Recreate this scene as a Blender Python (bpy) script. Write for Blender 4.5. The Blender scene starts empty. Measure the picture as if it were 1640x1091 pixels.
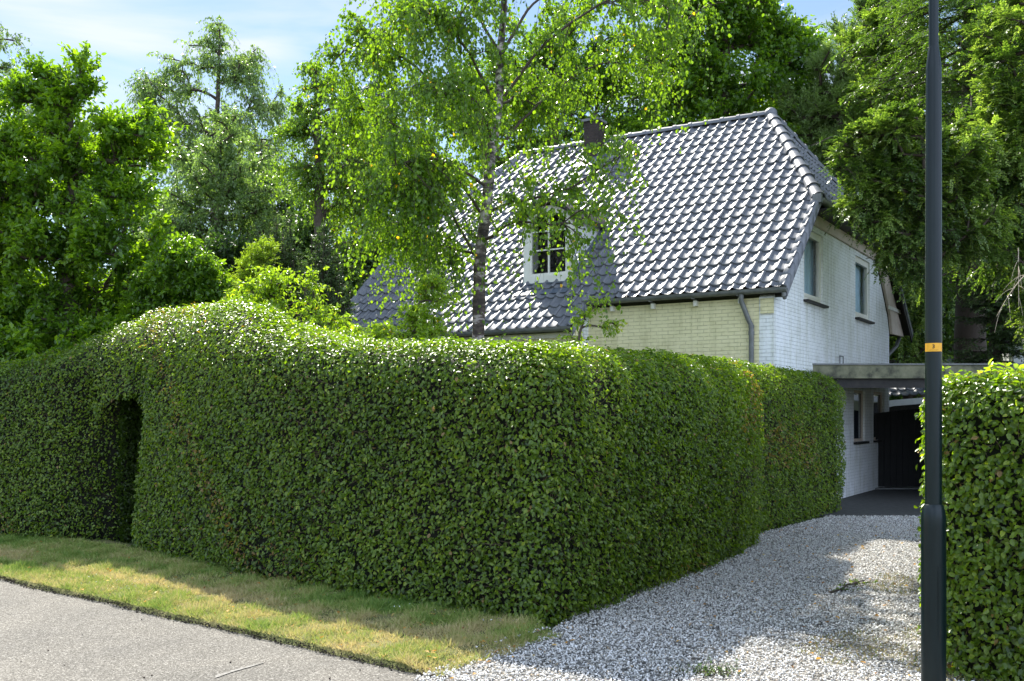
import bpy, bmesh, math, random
import numpy as np
from mathutils import Vector, Matrix
sc = bpy.context.scene
COL = sc.collection
rad = math.radians
# ------------------------------------------------------------------ camera, sky, sun
EYE = 1.65; FPX = 1600.0; YH = 667.0
cam_d = bpy.data.cameras.new('camera'); cam = bpy.data.objects.new('camera', cam_d); COL.objects.link(cam)
cam.location = (0, 0, EYE); cam.rotation_euler = (rad(90), 0, 0)
cam_d.sensor_width = 36; cam_d.lens = FPX / 1640 * 36; cam_d.shift_y = (YH - 545.5) / 1640
cam_d.clip_end = 3000; sc.camera = cam
SUN_AZ = rad(-20.8)      # from +Y, clockwise
SUN_EL = rad(48.5)
sd = Vector((math.sin(SUN_AZ) * math.cos(SUN_EL), math.cos(SUN_AZ) * math.cos(SUN_EL), math.sin(SUN_EL)))
L = bpy.data.lights.new('sun', 'SUN'); L.energy = 3.6; L.angle = rad(0.55); L.color = (1.0, 0.95, 0.86)
sun = bpy.data.objects.new('sun', L); COL.objects.link(sun); sun.location = (0, 0, 40)
sun.rotation_euler = (-sd).to_track_quat('-Z', 'Y').to_euler()
w = bpy.data.worlds.new('World'); sc.world = w; w.use_nodes = True
nt = w.node_tree; nt.nodes.clear()
def N(nt, t, **k):
    n = nt.nodes.new(t)
    for a, b in k.items(): setattr(n, a, b)
    return n
sky = N(nt, 'ShaderNodeTexSky', sky_type='NISHITA', sun_disc=False, sun_elevation=SUN_EL, sun_rotation=SUN_AZ, air_density=1.0, dust_density=0.05, ozone_density=1.3, altitude=20)
tc = N(nt, 'ShaderNodeTexCoord'); mp = N(nt, 'ShaderNodeMapping'); mp.inputs['Scale'].default_value = (1.6, 1.2, 7.5); mp.inputs['Rotation'].default_value = (0, rad(6), rad(12))
nz = N(nt, 'ShaderNodeTexNoise'); nz.inputs['Scale'].default_value = 1.7; nz.inputs['Detail'].default_value = 7; nz.inputs['Distortion'].default_value = 0.6
rp = N(nt, 'ShaderNodeValToRGB'); rp.color_ramp.elements[0].position = .47; rp.color_ramp.elements[0].color = (0, 0, 0, 1); rp.color_ramp.elements[1].position = .66; rp.color_ramp.elements[1].color = (.8, .8, .8, 1)
mx = N(nt, 'ShaderNodeMixRGB'); mx.inputs[2].default_value = (2.8, 2.95, 3.2, 1)
bg = N(nt, 'ShaderNodeBackground'); bg.inputs['Strength'].default_value = 0.11; wo = N(nt, 'ShaderNodeOutputWorld')
nt.links.new(tc.outputs['Generated'], mp.inputs[0]); nt.links.new(mp.outputs[0], nz.inputs[0]); nt.links.new(nz.outputs[0], rp.inputs[0])
hs = N(nt, 'ShaderNodeMixRGB', blend_type='MULTIPLY'); hs.inputs[0].default_value = 1; hs.inputs[2].default_value = (.56, .53, .49, 1)
nt.links.new(sky.outputs[0], hs.inputs[1]); nt.links.new(rp.outputs[0], mx.inputs[0]); nt.links.new(hs.outputs[0], mx.inputs[1]); # unseen bright cloud added behind the camera as fill for the shaded hedge
sxw = N(nt, 'ShaderNodeSeparateXYZ'); nt.links.new(tc.outputs['Generated'], sxw.inputs[0]); mr = N(nt, 'ShaderNodeMapRange', interpolation_type='SMOOTHSTEP'); mr.inputs[1].default_value = .22; mr.inputs[2].default_value = -.35; nt.links.new(sxw.outputs['Y'], mr.inputs[0])
nb_ = N(nt, 'ShaderNodeTexNoise'); nb_.inputs['Scale'].default_value = 1.6; nb_.inputs['Detail'].default_value = 6; nt.links.new(tc.outputs['Generated'], nb_.inputs[0]); rb = N(nt, 'ShaderNodeValToRGB'); rb.color_ramp.elements[0].position = .34; rb.color_ramp.elements[1].position = .56; nt.links.new(nb_.outputs[0], rb.inputs[0])
mm = N(nt, 'ShaderNodeMath', operation='MULTIPLY'); nt.links.new(mr.outputs[0], mm.inputs[0]); nt.links.new(rb.outputs[0], mm.inputs[1]); mx2 = N(nt, 'ShaderNodeMixRGB'); mx2.inputs[2].default_value = (4.9, 5.9, 7.9, 1); nt.links.new(mm.outputs[0], mx2.inputs[0]); nt.links.new(mx.outputs[0], mx2.inputs[1]); nt.links.new(mx2.outputs[0], bg.inputs[0]); nt.links.new(bg.outputs[0], wo.inputs[0])
sc.view_settings.view_transform = 'Standard'; sc.view_settings.look = 'None'; sc.view_settings.gamma = 1; sc.view_settings.exposure = 1.68
sc.render.engine = 'CYCLES'
sc.cycles.max_bounces = 6; sc.cycles.diffuse_bounces = 3; sc.cycles.transmission_bounces = 4; sc.cycles.glossy_bounces = 2
def at(px, py, Z): return np.array([(px - 820) / FPX * Z, Z, EYE + (YH - py) / FPX * Z])

# ------------------------------------------------------------------ helpers
def tagp(o, label=None, cat=None, group=None, kind=None):
    if label: o['label'] = label
    if cat: o['category'] = cat
    if group: o['group'] = group
    if kind: o['kind'] = kind
    return o
def thing(name, label, cat, loc=(0, 0, 0), rz=0, group=None):
    o = bpy.data.objects.new(name, None); COL.objects.link(o); o.location = loc; o.rotation_euler = (0, 0, rz); o.empty_display_size = .2
    return tagp(o, label, cat, group)
def link(name, me, mat, parent=None):
    o = bpy.data.objects.new(name, me); COL.objects.link(o)
    if mat is not None and not me.materials:
        for m in (mat if isinstance(mat, (list, tuple)) else [mat]): me.materials.append(m)
    if parent is not None: o.parent = parent
    return o
def npmesh(name, V, F, attrs=None, smooth=False):
    """V (n,3); F (m,k) constant-size faces"""
    V = np.asarray(V, np.float32); F = np.asarray(F, np.int32); k = F.shape[1]; m = len(F)
    me = bpy.data.meshes.new(name)
    me.vertices.add(len(V)); me.vertices.foreach_set('co', V.ravel())
    me.loops.add(m * k); me.loops.foreach_set('vertex_index', F.ravel())
    me.polygons.add(m); me.polygons.foreach_set('loop_start', np.arange(0, m * k, k, dtype=np.int32))
    try: me.polygons.foreach_set('loop_total', np.full(m, k, np.int32))
    except Exception: pass
    if smooth: me.polygons.foreach_set('use_smooth', np.ones(m, bool))
    me.update(calc_edges=True)
    for a, arr in (attrs or {}).items():
        at_ = me.attributes.new(a, 'FLOAT', 'FACE'); at_.data.foreach_set('value', np.asarray(arr, np.float32))
    return me
def unit(a): return a / np.maximum(np.linalg.norm(a, axis=-1, keepdims=True), 1e-9)
def leafgeo(P, D, Nn, Ln, Wd, fold=.18, curl=.12):
    """six-point folded leaves"""
    D = unit(D); S = unit(np.cross(D, Nn)); Nn = np.cross(S, D)
    Ln = np.asarray(Ln).reshape(-1, 1) * np.ones((len(P), 1)); Wd = np.asarray(Wd).reshape(-1, 1) * np.ones((len(P), 1))
    up = Nn * Wd * fold
    v0 = P; v1 = P + D * Ln * .3 + S * Wd * .5 + up; v2 = P + D * Ln * .68 + S * Wd * .42 + up; v3 = P + D * Ln - Nn * Ln * curl
    v4 = P + D * Ln * .68 - S * Wd * .42 + up; v5 = P + D * Ln * .3 - S * Wd * .5 + up
    V = np.stack([v0, v1, v2, v3, v4, v5], 1).reshape(-1, 3)
    b = np.arange(len(P))[:, None] * 6
    F = np.concatenate([b + np.array([0, 1, 2, 3]), b + np.array([0, 3, 4, 5])], 1).reshape(-1, 4)
    return V, F
def diageo(P, D, Nn, Ln, Wd, fold=.2):
    """cheap four-point leaves or needles (two triangles)"""
    D = unit(D); S = unit(np.cross(D, Nn)); Nn = np.cross(S, D)
    Ln = np.asarray(Ln).reshape(-1, 1) * np.ones((len(P), 1)); Wd = np.asarray(Wd).reshape(-1, 1) * np.ones((len(P), 1))
    m = P + D * Ln * .45 + Nn * Wd * fold
    V = np.stack([P, m + S * Wd * .5, P + D * Ln, m - S * Wd * .5], 1).reshape(-1, 3)
    b = np.arange(len(P))[:, None] * 4
    F = np.concatenate([b + np.array([0, 1, 2]), b + np.array([0, 2, 3])], 1).reshape(-1, 3)
    return V, F
def tubes(P, R, sides=4):
    """P (n,k,3), R (n,k) -> V,F"""
    n, k, _ = P.shape
    T = np.gradient(P, axis=1) if k > 2 else np.repeat(P[:, 1:2] - P[:, 0:1], 2, 1)
    T = unit(T); ref = np.where(np.abs(T[..., 2:3]) > .9, np.array([1., 0, 0]), np.array([0, 0, 1.]))
    A = unit(np.cross(T, ref)); B = np.cross(T, A)
    th = np.arange(sides) * 2 * np.pi / sides
    ring = P[:, :, None] + (A[:, :, None] * np.cos(th)[None, None, :, None] + B[:, :, None] * np.sin(th)[None, None, :, None]) * R[:, :, None, None]
    V = ring.reshape(-1, 3); idx = np.arange(n * k * sides).reshape(n, k, sides)
    a = idx[:, :-1]; b = np.roll(a, -1, 2); c = idx[:, 1:]; d = np.roll(c, -1, 2)
    F = np.stack([a, c, d, b], -1).reshape(-1, 4)
    return V, F
def merge(parts):
    Vs, Fs, o = [], [], 0
    for V, F in parts: Vs.append(V); Fs.append(F + o); o += len(V)
    return np.concatenate(Vs), np.concatenate(Fs)
class MB:
    def __init__(s): s.bm = bmesh.new()
    def box(s, x0, x1, y0, y1, z0, z1, bev=0):
        vs = [s.bm.verts.new(p) for p in ((x0, y0, z0), (x1, y0, z0), (x1, y1, z0), (x0, y1, z0), (x0, y0, z1), (x1, y0, z1), (x1, y1, z1), (x0, y1, z1))]
        fs = [s.bm.faces.new([vs[i] for i in f]) for f in ((0, 3, 2, 1), (4, 5, 6, 7), (0, 1, 5, 4), (1, 2, 6, 5), (2, 3, 7, 6), (3, 0, 4, 7))]
        if bev:
            es = list({e for f in fs for e in f.edges}); bmesh.ops.bevel(s.bm, geom=es, offset=bev, segments=1, affect='EDGES')
        return s
    def prism(s, pts, ext):
        """pts list of 3d points of planar polygon, ext vector"""
        e = Vector(ext); a = [s.bm.verts.new(p) for p in pts]; b = [s.bm.verts.new(Vector(p) + e) for p in pts]
        n = len(pts); s.bm.faces.new(a); s.bm.faces.new(b[::-1])
        for i in range(n): s.bm.faces.new([a[i], b[i], b[(i + 1) % n], a[(i + 1) % n]])
        bmesh.ops.recalc_face_normals(s.bm, faces=s.bm.faces[:]); return s
    def tube(s, pts, r, sides=10, cap=True):
        P = np.array([pts], float); R = np.array([[r] * len(pts)] if np.isscalar(r) else [r], float)
        V, F = tubes(P, R, sides); vs = [s.bm.verts.new(v) for v in V]
        for f in F: s.bm.faces.new([vs[i] for i in f])
        if cap: s.bm.faces.new(vs[:sides]); s.bm.faces.new(vs[-sides:][::-1])
        return s
    def lathe(s, prof, sides=24, c=(0, 0)):
        rings = []
        for r, z in prof: rings.append([s.bm.verts.new((c[0] + r * math.cos(2 * math.pi * i / sides), c[1] + r * math.sin(2 * math.pi * i / sides), z)) for i in range(sides)])
        for a, b in zip(rings, rings[1:]):
            for i in range(sides): s.bm.faces.new([a[i], a[(i + 1) % sides], b[(i + 1) % sides], b[i]])
        s.bm.faces.new(rings[0][::-1]); s.bm.faces.new(rings[-1]); return s
    def build(s, name, mat, parent=None, smooth=False):
        bmesh.ops.recalc_face_normals(s.bm, faces=s.bm.faces[:])
        me = bpy.data.meshes.new(name); s.bm.to_mesh(me); s.bm.free()
        if smooth: me.polygons.foreach_set('use_smooth', [True] * len(me.polygons)); me.set_sharp_from_angle(angle=rad(40))
        return link(name, me, mat, parent)
def cut(obj, boxes):
    """cut openings out of a wall mesh, baked into the mesh"""
    m = MB()
    for b in boxes: m.box(*b)
    me = bpy.data.meshes.new('cut'); m.bm.to_mesh(me); m.bm.free(); c = bpy.data.objects.new('cut', me); COL.objects.link(c)
    md = obj.modifiers.new('b', 'BOOLEAN'); md.operation = 'DIFFERENCE'; md.solver = 'EXACT'; md.object = c
    par = obj.parent; obj.parent = None
    bpy.context.view_layer.update(); dg = bpy.context.evaluated_depsgraph_get()
    new = bpy.data.meshes.new_from_object(obj.evaluated_get(dg)); mats = list(obj.data.materials); obj.modifiers.clear(); obj.data = new
    if not new.materials:
        for q in mats: new.materials.append(q)
    obj.parent = par; bpy.data.objects.remove(c)

# ------------------------------------------------------------------ materials
def pbsdf(name, col=(.5, .5, .5), rough=.6, spec=.5, metal=0, coat=0):
    m = bpy.data.materials.new(name); m.use_nodes = True; b = m.node_tree.nodes['Principled BSDF']
    b.inputs['Base Color'].default_value = (*col, 1); b.inputs['Roughness'].default_value = rough; b.inputs['Specular IOR Level'].default_value = spec; b.inputs['Metallic'].default_value = metal
    b.inputs['Coat Weight'].default_value = coat
    return m, m.node_tree, b
def ramp(nt, stops):
    r = N(nt, 'ShaderNodeValToRGB'); e = r.color_ramp.elements
    while len(e) < len(stops): e.new(.5)
    for q, (p, c) in zip(e, stops): q.position = p; q.color = (*c, 1)
    return r
def noise(nt, scale, detail=4, rough=.55, coord='Object', vec=None):
    t = N(nt, 'ShaderNodeTexCoord'); n = N(nt, 'ShaderNodeTexNoise'); n.inputs['Scale'].default_value = scale; n.inputs['Detail'].default_value = detail; n.inputs['Roughness'].default_value = rough
    nt.links.new(vec if vec is not None else t.outputs[coord], n.inputs['Vector']); return n
def bump(nt, b, h, dist, st=.6, prev=None):
    q = N(nt, 'ShaderNodeBump'); q.inputs['Distance'].default_value = dist; q.inputs['Strength'].default_value = st
    nt.links.new(h, q.inputs['Height'])
    if prev: nt.links.new(prev.outputs[0], q.inputs['Normal'])
    nt.links.new(q.outputs[0], b.inputs['Normal']); return q
def speckled(name, stops, scale, rough=.7, detail=6, bscale=None, bdist=.004, bst=.5, spec=.4):
    m, nt, b = pbsdf(name, rough=rough, spec=spec); n = noise(nt, scale, detail); r = ramp(nt, stops)
    nt.links.new(n.outputs[0], r.inputs[0]); nt.links.new(r.outputs[0], b.inputs['Base Color'])
    if bscale: n2 = noise(nt, bscale, 5); bump(nt, b, n2.outputs[0], bdist, bst)
    return m
def leafmat(name, stops, trans, tfac=.42, rough=.38, spec=.5, gain=1.0):
    m, nt, b = pbsdf(name, rough=rough, spec=spec); a = N(nt, 'ShaderNodeAttribute', attribute_name='tint')
    r = ramp(nt, stops); nt.links.new(a.outputs['Fac'], r.inputs[0]); nt.links.new(r.outputs[0], b.inputs['Base Color'])
    tr = N(nt, 'ShaderNodeBsdfTranslucent'); mul = N(nt, 'ShaderNodeMixRGB', blend_type='MULTIPLY'); mul.inputs[0].default_value = 1; mul.inputs[2].default_value = (*trans, 1)
    nt.links.new(r.outputs[0], mul.inputs[1]); nt.links.new(mul.outputs[0], tr.inputs[0])
    mxs = N(nt, 'ShaderNodeMixShader'); mxs.inputs[0].default_value = tfac; out = nt.nodes['Material Output']
    nt.links.new(b.outputs[0], mxs.inputs[1]); nt.links.new(tr.outputs[0], mxs.inputs[2]); nt.links.new(mxs.outputs[0], out.inputs[0]); return m
TR = (4.2, 4.4, 1.3)
M = {}
M['hedge'] = leafmat('hedge_leaf', [(0, (.028, .058, .006)), (.35, (.094, .160, .013)), (.7, (.155, .225, .017)), (.93, (.26, .31, .026)), (.96, (.20, .27, .026)), (1, (.24, .15, .05))], (2.5, 2.7, .6), .40, .35, .5)
M['birch'] = leafmat('birch_leaf', [(0, (.05, .10, .012)), (.5, (.10, .18, .018)), (.92, (.16, .25, .022)), (.985, (.19, .26, .022)), (1, (.70, .40, .03))], (3.0, 3.0, .7), .5, .30, .5)
M['lime'] = leafmat('broad_leaf', [(0, (.035, .080, .012)), (.6, (.080, .165, .016)), (1, (.15, .26, .02))], (3.2, 3.0, .6), .44, .30, .5)
M['grey'] = leafmat('grey_leaf', [(0, (.06, .10, .035)), (.6, (.13, .20, .065)), (1, (.21, .29, .10))], (2.4, 2.6, 1.2), .42, .36, .5)
M['dark'] = leafmat('dark_leaf', [(0, (.025, .05, .015)), (.6, (.06, .11, .025)), (1, (.12, .19, .035))], (2.6, 3.0, 1.0), .38, .36, .5)
M['shrub'] = leafmat('shrub_leaf', [(0, (.11, .18, .018)), (.6, (.21, .31, .03)), (.95, (.31, .40, .045)), (1, (.45, .30, .03))], (2.4, 2.5, .7), .46, .30, .5)
M['gold'] = leafmat('gold_needle', [(0, (.17, .28, .025)), (1, (.34, .46, .05))], (1.9, 1.9, .7), .4, .5, .3)
M['yew'] = leafmat('yew_needle', [(0, (.016, .034, .014)), (.7, (.04, .072, .026)), (1, (.09, .14, .05))], (2, 2.3, 1.0), .25, .42, .4)
M['fir'] = leafmat('fir_needle', [(0, (.025, .055, .014)), (.5, (.075, .135, .028)), (.85, (.17, .25, .055)), (1, (.30, .38, .11))], (2.4, 2.6, .8), .36, .36, .5)
M['pine'] = leafmat('pine_needle', [(0, (.06, .10, .035)), (.6, (.13, .20, .065)), (1, (.21, .29, .10))], (2.2, 2.4, 1.1), .36, .42, .4)
M['bark'] = speckled('bark', [(0, (.035, .025, .018)), (.6, (.10, .078, .06)), (1, (.17, .14, .11))], 9, .9, 8, 22, .02, .8)
M['twig'] = pbsdf('twig_bark', (.06, .042, .03), .8)[0]
M['pale'] = pbsdf('pale_dead_twig', (.45, .38, .28), .8)[0]
M['soil'] = speckled('dark_soil', [(.3, (.015, .012, .008)), (.7, (.05, .04, .028))], 25, .95)
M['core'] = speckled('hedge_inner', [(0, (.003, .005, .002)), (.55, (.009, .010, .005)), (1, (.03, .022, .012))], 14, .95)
def birch_bark():
    m, nt, b = pbsdf('birch_bark', rough=.75)
    t = N(nt, 'ShaderNodeTexCoord'); sp = N(nt, 'ShaderNodeMapping'); sp.inputs['Scale'].default_value = (6, 6, 13); nt.links.new(t.outputs['Object'], sp.inputs[0])
    n = noise(nt, 1.0, 5, .6, vec=sp.outputs[0]); r = ramp(nt, [(.40, (.03, .024, .02)), (.50, (.16, .13, .11)), (.60, (.52, .47, .42))]); nt.links.new(n.outputs[0], r.inputs[0])
    n2 = noise(nt, 2.2, 3); sx = N(nt, 'ShaderNodeSeparateXYZ'); nt.links.new(t.outputs['Object'], sx.inputs[0])
    ma = N(nt, 'ShaderNodeMath', operation='MULTIPLY_ADD'); ma.inputs[1].default_value = .30; ma.inputs[2].default_value = -1.2; nt.links.new(sx.outputs['Z'], ma.inputs[0])
    ad = N(nt, 'ShaderNodeMath', operation='ADD', use_clamp=True); nt.links.new(ma.outputs[0], ad.inputs[0]); nt.links.new(n2.outputs[0], ad.inputs[1])
    r2 = ramp(nt, [(.40, (.035, .024, .018)), (.55, (.10, .07, .055)), (.62, (.36, .31, .28))]); nt.links.new(n.outputs[0], r2.inputs[0])
    rr = ramp(nt, [(.45, (0, 0, 0)), (.75, (1, 1, 1))]); nt.links.new(ad.outputs[0], rr.inputs[0])
    mx = N(nt, 'ShaderNodeMixRGB'); nt.links.new(rr.outputs[0], mx.inputs[0]); nt.links.new(r2.outputs[0], mx.inputs[1]); nt.links.new(r.outputs[0], mx.inputs[2]); nt.links.new(mx.outputs[0], b.inputs['Base Color'])
    bump(nt, b, n.outputs[0], .02, .8); return m
M['birchbark'] = birch_bark()
def brick(name, c1, c2, mortar, rough=.75, bw=.215, bh=.0625, dist=.006, msize=.006, st=1.0):
    m, nt, b = pbsdf(name, rough=rough, spec=.35); t = N(nt, 'ShaderNodeTexCoord'); s = N(nt, 'ShaderNodeSeparateXYZ'); nt.links.new(t.outputs['Object'], s.inputs[0])
    nd = noise(nt, 6, 2); a = N(nt, 'ShaderNodeMath', operation='ADD'); nt.links.new(s.outputs['X'], a.inputs[0]); nt.links.new(s.outputs['Y'], a.inputs[1])
    zz = N(nt, 'ShaderNodeMath', operation='MULTIPLY_ADD'); zz.inputs[1].default_value = .009; nt.links.new(nd.outputs[0], zz.inputs[0]); nt.links.new(s.outputs['Z'], zz.inputs[2])
    c = N(nt, 'ShaderNodeCombineXYZ'); nt.links.new(a.outputs[0], c.inputs[0]); nt.links.new(zz.outputs[0], c.inputs[1])
    br = N(nt, 'ShaderNodeTexBrick'); br.inputs['Scale'].default_value = 1; br.inputs['Brick Width'].default_value = bw; br.inputs['Row Height'].default_value = bh; br.inputs['Mortar Size'].default_value = msize; br.inputs['Mortar Smooth'].default_value = .4
    br.inputs['Color1'].default_value = (*c1, 1); br.inputs['Color2'].default_value = (*c2, 1); br.inputs['Mortar'].default_value = (*mortar, 1); nt.links.new(c.outputs[0], br.inputs['Vector'])
    n = noise(nt, 3.5, 6); r = ramp(nt, [(.3, (.90, .90, .87)), (.55, (1, 1, 1))]); nt.links.new(n.outputs[0], r.inputs[0])
    # paint has filled some joints: mortar colour only where noise lets it
    n3 = noise(nt, 13, 3, .6); r3 = ramp(nt, [(.34, (0, 0, 0)), (.56, (1, 1, 1))]); nt.links.new(n3.outputs[0], r3.inputs[0])
    mf = N(nt, 'ShaderNodeMixRGB'); mf.inputs[1].default_value = (*c1, 1); nt.links.new(r3.outputs[0], mf.inputs[0]); nt.links.new(br.outputs['Color'], mf.inputs[2])
    mu = N(nt, 'ShaderNodeMixRGB', blend_type='MULTIPLY'); mu.inputs[0].default_value = 1; nt.links.new(mf.outputs[0], mu.inputs[1]); nt.links.new(r.outputs[0], mu.inputs[2]); nt.links.new(mu.outputs[0], b.inputs['Base Color'])
    sm = N(nt, 'ShaderNodeMapping'); sm.inputs['Scale'].default_value = (7, 7, .7); nt.links.new(t.outputs['Object'], sm.inputs[0]); ns_ = noise(nt, 1.0, 5, .6, vec=sm.outputs[0]); rs_ = ramp(nt, [(.36, (.80, .80, .73)), (.52, (1, 1, 1))]); nt.links.new(ns_.outputs[0], rs_.inputs[0])
    mu2 = N(nt, 'ShaderNodeMixRGB', blend_type='MULTIPLY'); mu2.inputs[0].default_value = .7; nt.links.new(mu.outputs[0], mu2.inputs[1]); nt.links.new(rs_.outputs[0], mu2.inputs[2]); nt.links.new(mu2.outputs[0], b.inputs['Base Color'])
    iv = N(nt, 'ShaderNodeMath', operation='SUBTRACT'); iv.inputs[0].default_value = 1; nt.links.new(br.outputs['Fac'], iv.inputs[1])
    n4 = noise(nt, 30, 4); q = bump(nt, b, iv.outputs[0], dist, st); bump(nt, b, n4.outputs[0], .004, .5, q); return m
M['white_brick'] = brick('painted_brick', (.88, .90, .90), (.85, .87, .87), (.62, .64, .64))
M['bounce_brick'] = brick('bounce_tinted_brick', (.82, .76, .47), (.78, .72, .43), (.60, .55, .33))  # front wall paint yellowed to stand in for light bounced off the grass
M['chim_brick'] = brick('chimney_brick', (.05, .035, .028), (.03, .022, .018), (.05, .045, .04))
def tilemat():
    m, nt, b = pbsdf('glazed_roof_tile', (.035, .042, .055), .40, 1.0)
    n = noise(nt, 5, 8, .7); r = ramp(nt, [(.3, (.070, .078, .092)), (.5, (.100, .106, .118)), (.7, (.14, .142, .146))]); nt.links.new(n.outputs[0], r.inputs[0]); lc = noise(nt, 26, 3, .6); lr = ramp(nt, [(.66, (0, 0, 0)), (.72, (.8, .8, .8))]); nt.links.new(lc.outputs[0], lr.inputs[0]); lm = N(nt, 'ShaderNodeMixRGB'); lm.inputs[2].default_value = (.17, .17, .14, 1); nt.links.new(lr.outputs[0], lm.inputs[0]); nt.links.new(r.outputs[0], lm.inputs[1]); nt.links.new(lm.outputs[0], b.inputs['Base Color'])
    r2 = ramp(nt, [(.3, (.40, .40, .40)), (.75, (.62, .62, .62))]); n2 = noise(nt, 11, 4); nt.links.new(n2.outputs[0], r2.inputs[0]); nt.links.new(r2.outputs[0], b.inputs['Roughness'])
    bump(nt, b, noise(nt, 18, 3).outputs[0], .004, .35); return m
M['tile'] = tilemat()
M['cream'] = speckled('cream_paint', [(.3, (.74, .72, .62)), (.7, (.83, .81, .72))], 6, .5)
M['greywhite'] = speckled('grey_white_panel', [(.3, (.55, .57, .55)), (.7, (.66, .68, .66))], 4, .5)
M['zinc'] = speckled('zinc_gutter', [(.3, (.10, .105, .10)), (.7, (.19, .195, .19))], 7, .48, spec=.5)
M['darkwood'] = speckled('dark_trim', [(.3, (.012, .011, .010)), (.7, (.03, .026, .022))], 9, .6)
M['lead'] = speckled('lead_flashing', [(.3, (.07, .09, .12)), (.7, (.12, .14, .17))], 8, .45)
M['beigeboard'] = speckled('beige_board', [(.3, (.56, .46, .37)), (.7, (.68, .58, .48))], 5, .7)
def stained():
    m, nt, b = pbsdf('weathered_fascia', rough=.75); n = noise(nt, 3.2, 7, .65); r = ramp(nt, [(.36, (.035, .035, .025)), (.5, (.16, .16, .095)), (.75, (.30, .28, .18))]); nt.links.new(n.outputs[0], r.inputs[0]); nt.links.new(r.outputs[0], b.inputs['Base Color']); return m
M['fascia'] = stained()
M['glass'] = pbsdf('window_glass', (.02, .03, .04), .04, .8)[0]
gm, gnt, gb = pbsdf('clear_glass', (1, 1, 1), .02, .6); gb.inputs['Transmission Weight'].default_value = 1; gb.inputs['IOR'].default_value = 1.05
M['clear'] = gm
M['curtain'] = pbsdf('blue_curtain', (.42, .60, .70), .8)[0]
M['interior'] = pbsdf('dark_interior', (.03, .028, .025), .9)[0]
M['blackgate'] = speckled('black_board', [(.3, (.005, .005, .005)), (.7, (.012, .012, .011))], 6, .7)
M['paver'] = speckled('dark_paving', [(.3, (.03, .032, .03)), (.7, (.08, .08, .075))], 12, .8, 8, 30)
def polemat():
    m, nt, b = pbsdf('post_paint', rough=.30, spec=.32); t = N(nt, 'ShaderNodeTexCoord'); sp = N(nt, 'ShaderNodeMapping'); sp.inputs['Scale'].default_value = (9, 9, 1.2); nt.links.new(t.outputs['Object'], sp.inputs[0])
    n = noise(nt, 3, 6, .6, vec=sp.outputs[0]); r = ramp(nt, [(.35, (.002, .008, .009)), (.6, (.004, .012, .013)), (.8, (.014, .011, .010))]); nt.links.new(n.outputs[0], r.inputs[0]); nt.links.new(r.outputs[0], b.inputs['Base Color'])
    bump(nt, b, noise(nt, 160, 2).outputs[0], .002, .15); return m
M['post'] = polemat()
M['orange'] = pbsdf('orange_plate', (.85, .42, .02), .45)[0]; M['ink'] = pbsdf('black_ink', (.01, .01, .01), .5)[0]
M['lampglass'] = pbsdf('lamp_cover', (.6, .6, .58), .2)[0]

# ------------------------------------------------------------------ ground, road, drive
def worldtex(nt): return N(nt, 'ShaderNodeTexCoord').outputs['Object']
M['lawn'] = speckled('lawn_soil', [(.3, (.03, .045, .012)), (.6, (.06, .085, .02)), (.8, (.12, .11, .05))], 1.5, .95, 9, 20, .03, .7)
def asphalt():
    m, nt, b = pbsdf('asphalt', rough=.85, spec=.3)
    v = N(nt, 'ShaderNodeTexVoronoi'); v.inputs['Scale'].default_value = 130; nt.links.new(worldtex(nt), v.inputs['Vector'])
    s = N(nt, 'ShaderNodeSeparateXYZ'); nt.links.new(v.outputs['Color'], s.inputs[0])
    r = ramp(nt, [(0, (.07, .064, .054)), (.55, (.150, .140, .120)), (.85, (.225, .21, .185)), (1, (.40, .38, .34))]); nt.links.new(s.outputs[0], r.inputs[0])
    n = noise(nt, 1.3, 6, .6); r2 = ramp(nt, [(.3, (.80, .80, .80)), (.7, (1.06, 1.05, 1.03))]); nt.links.new(n.outputs[0], r2.inputs[0])
    mu = N(nt, 'ShaderNodeMixRGB', blend_type='MULTIPLY'); mu.inputs[0].default_value = 1; nt.links.new(r.outputs[0], mu.inputs[1]); nt.links.new(r2.outputs[0], mu.inputs[2]); nt.links.new(mu.outputs[0], b.inputs['Base Color'])
    q = bump(nt, b, v.outputs['Distance'], .006, .8); bump(nt, b, noise(nt, 9, 5).outputs[0], .01, .35, q); return m
M['asphalt'] = asphalt()
def drivebase():
    m, nt, b = pbsdf('gravel_bed', rough=.9, spec=.3)
    v = N(nt, 'ShaderNodeTexVoronoi'); v.inputs['Scale'].default_value = 34; nt.links.new(worldtex(nt), v.inputs['Vector'])
    s = N(nt, 'ShaderNodeSeparateXYZ'); nt.links.new(v.outputs['Color'], s.inputs[0])
    r = ramp(nt, [(0, (.10, .095, .085)), (.5, (.32, .31, .29)), (1, (.62, .61, .58))]); nt.links.new(s.outputs[0], r.inputs[0])
    rd = ramp(nt, [(.15, (1, 1, 1)), (.65, (.25, .23, .2))]); nt.links.new(v.outputs['Distance'], rd.inputs[0])
    mu = N(nt, 'ShaderNodeMixRGB', blend_type='MULTIPLY'); mu.inputs[0].default_value = .8; nt.links.new(r.outputs[0], mu.inputs[1]); nt.links.new(rd.outputs[0], mu.inputs[2]); nt.links.new(mu.outputs[0], b.inputs['Base Color'])
    bump(nt, b, v.outputs['Distance'], -.03, .9); return m
M['drive'] = drivebase()
rng = np.random.default_rng(7)
def noise2(x, y, seed=0, f=1.0, o=4):
    r = np.random.default_rng(seed); s = 0; a = 1; tot = 0
    for i in range(o):
        for j in range(3):
            th = r.uniform(0, 6.28); ph = r.uniform(0, 6.28); k = f * r.uniform(.8, 1.25)
            s = s + a * np.sin(k * (x * np.cos(th) + y * np.sin(th)) + ph); tot += a * .7
        a *= .55; f *= 2.1
    return s / tot
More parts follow.
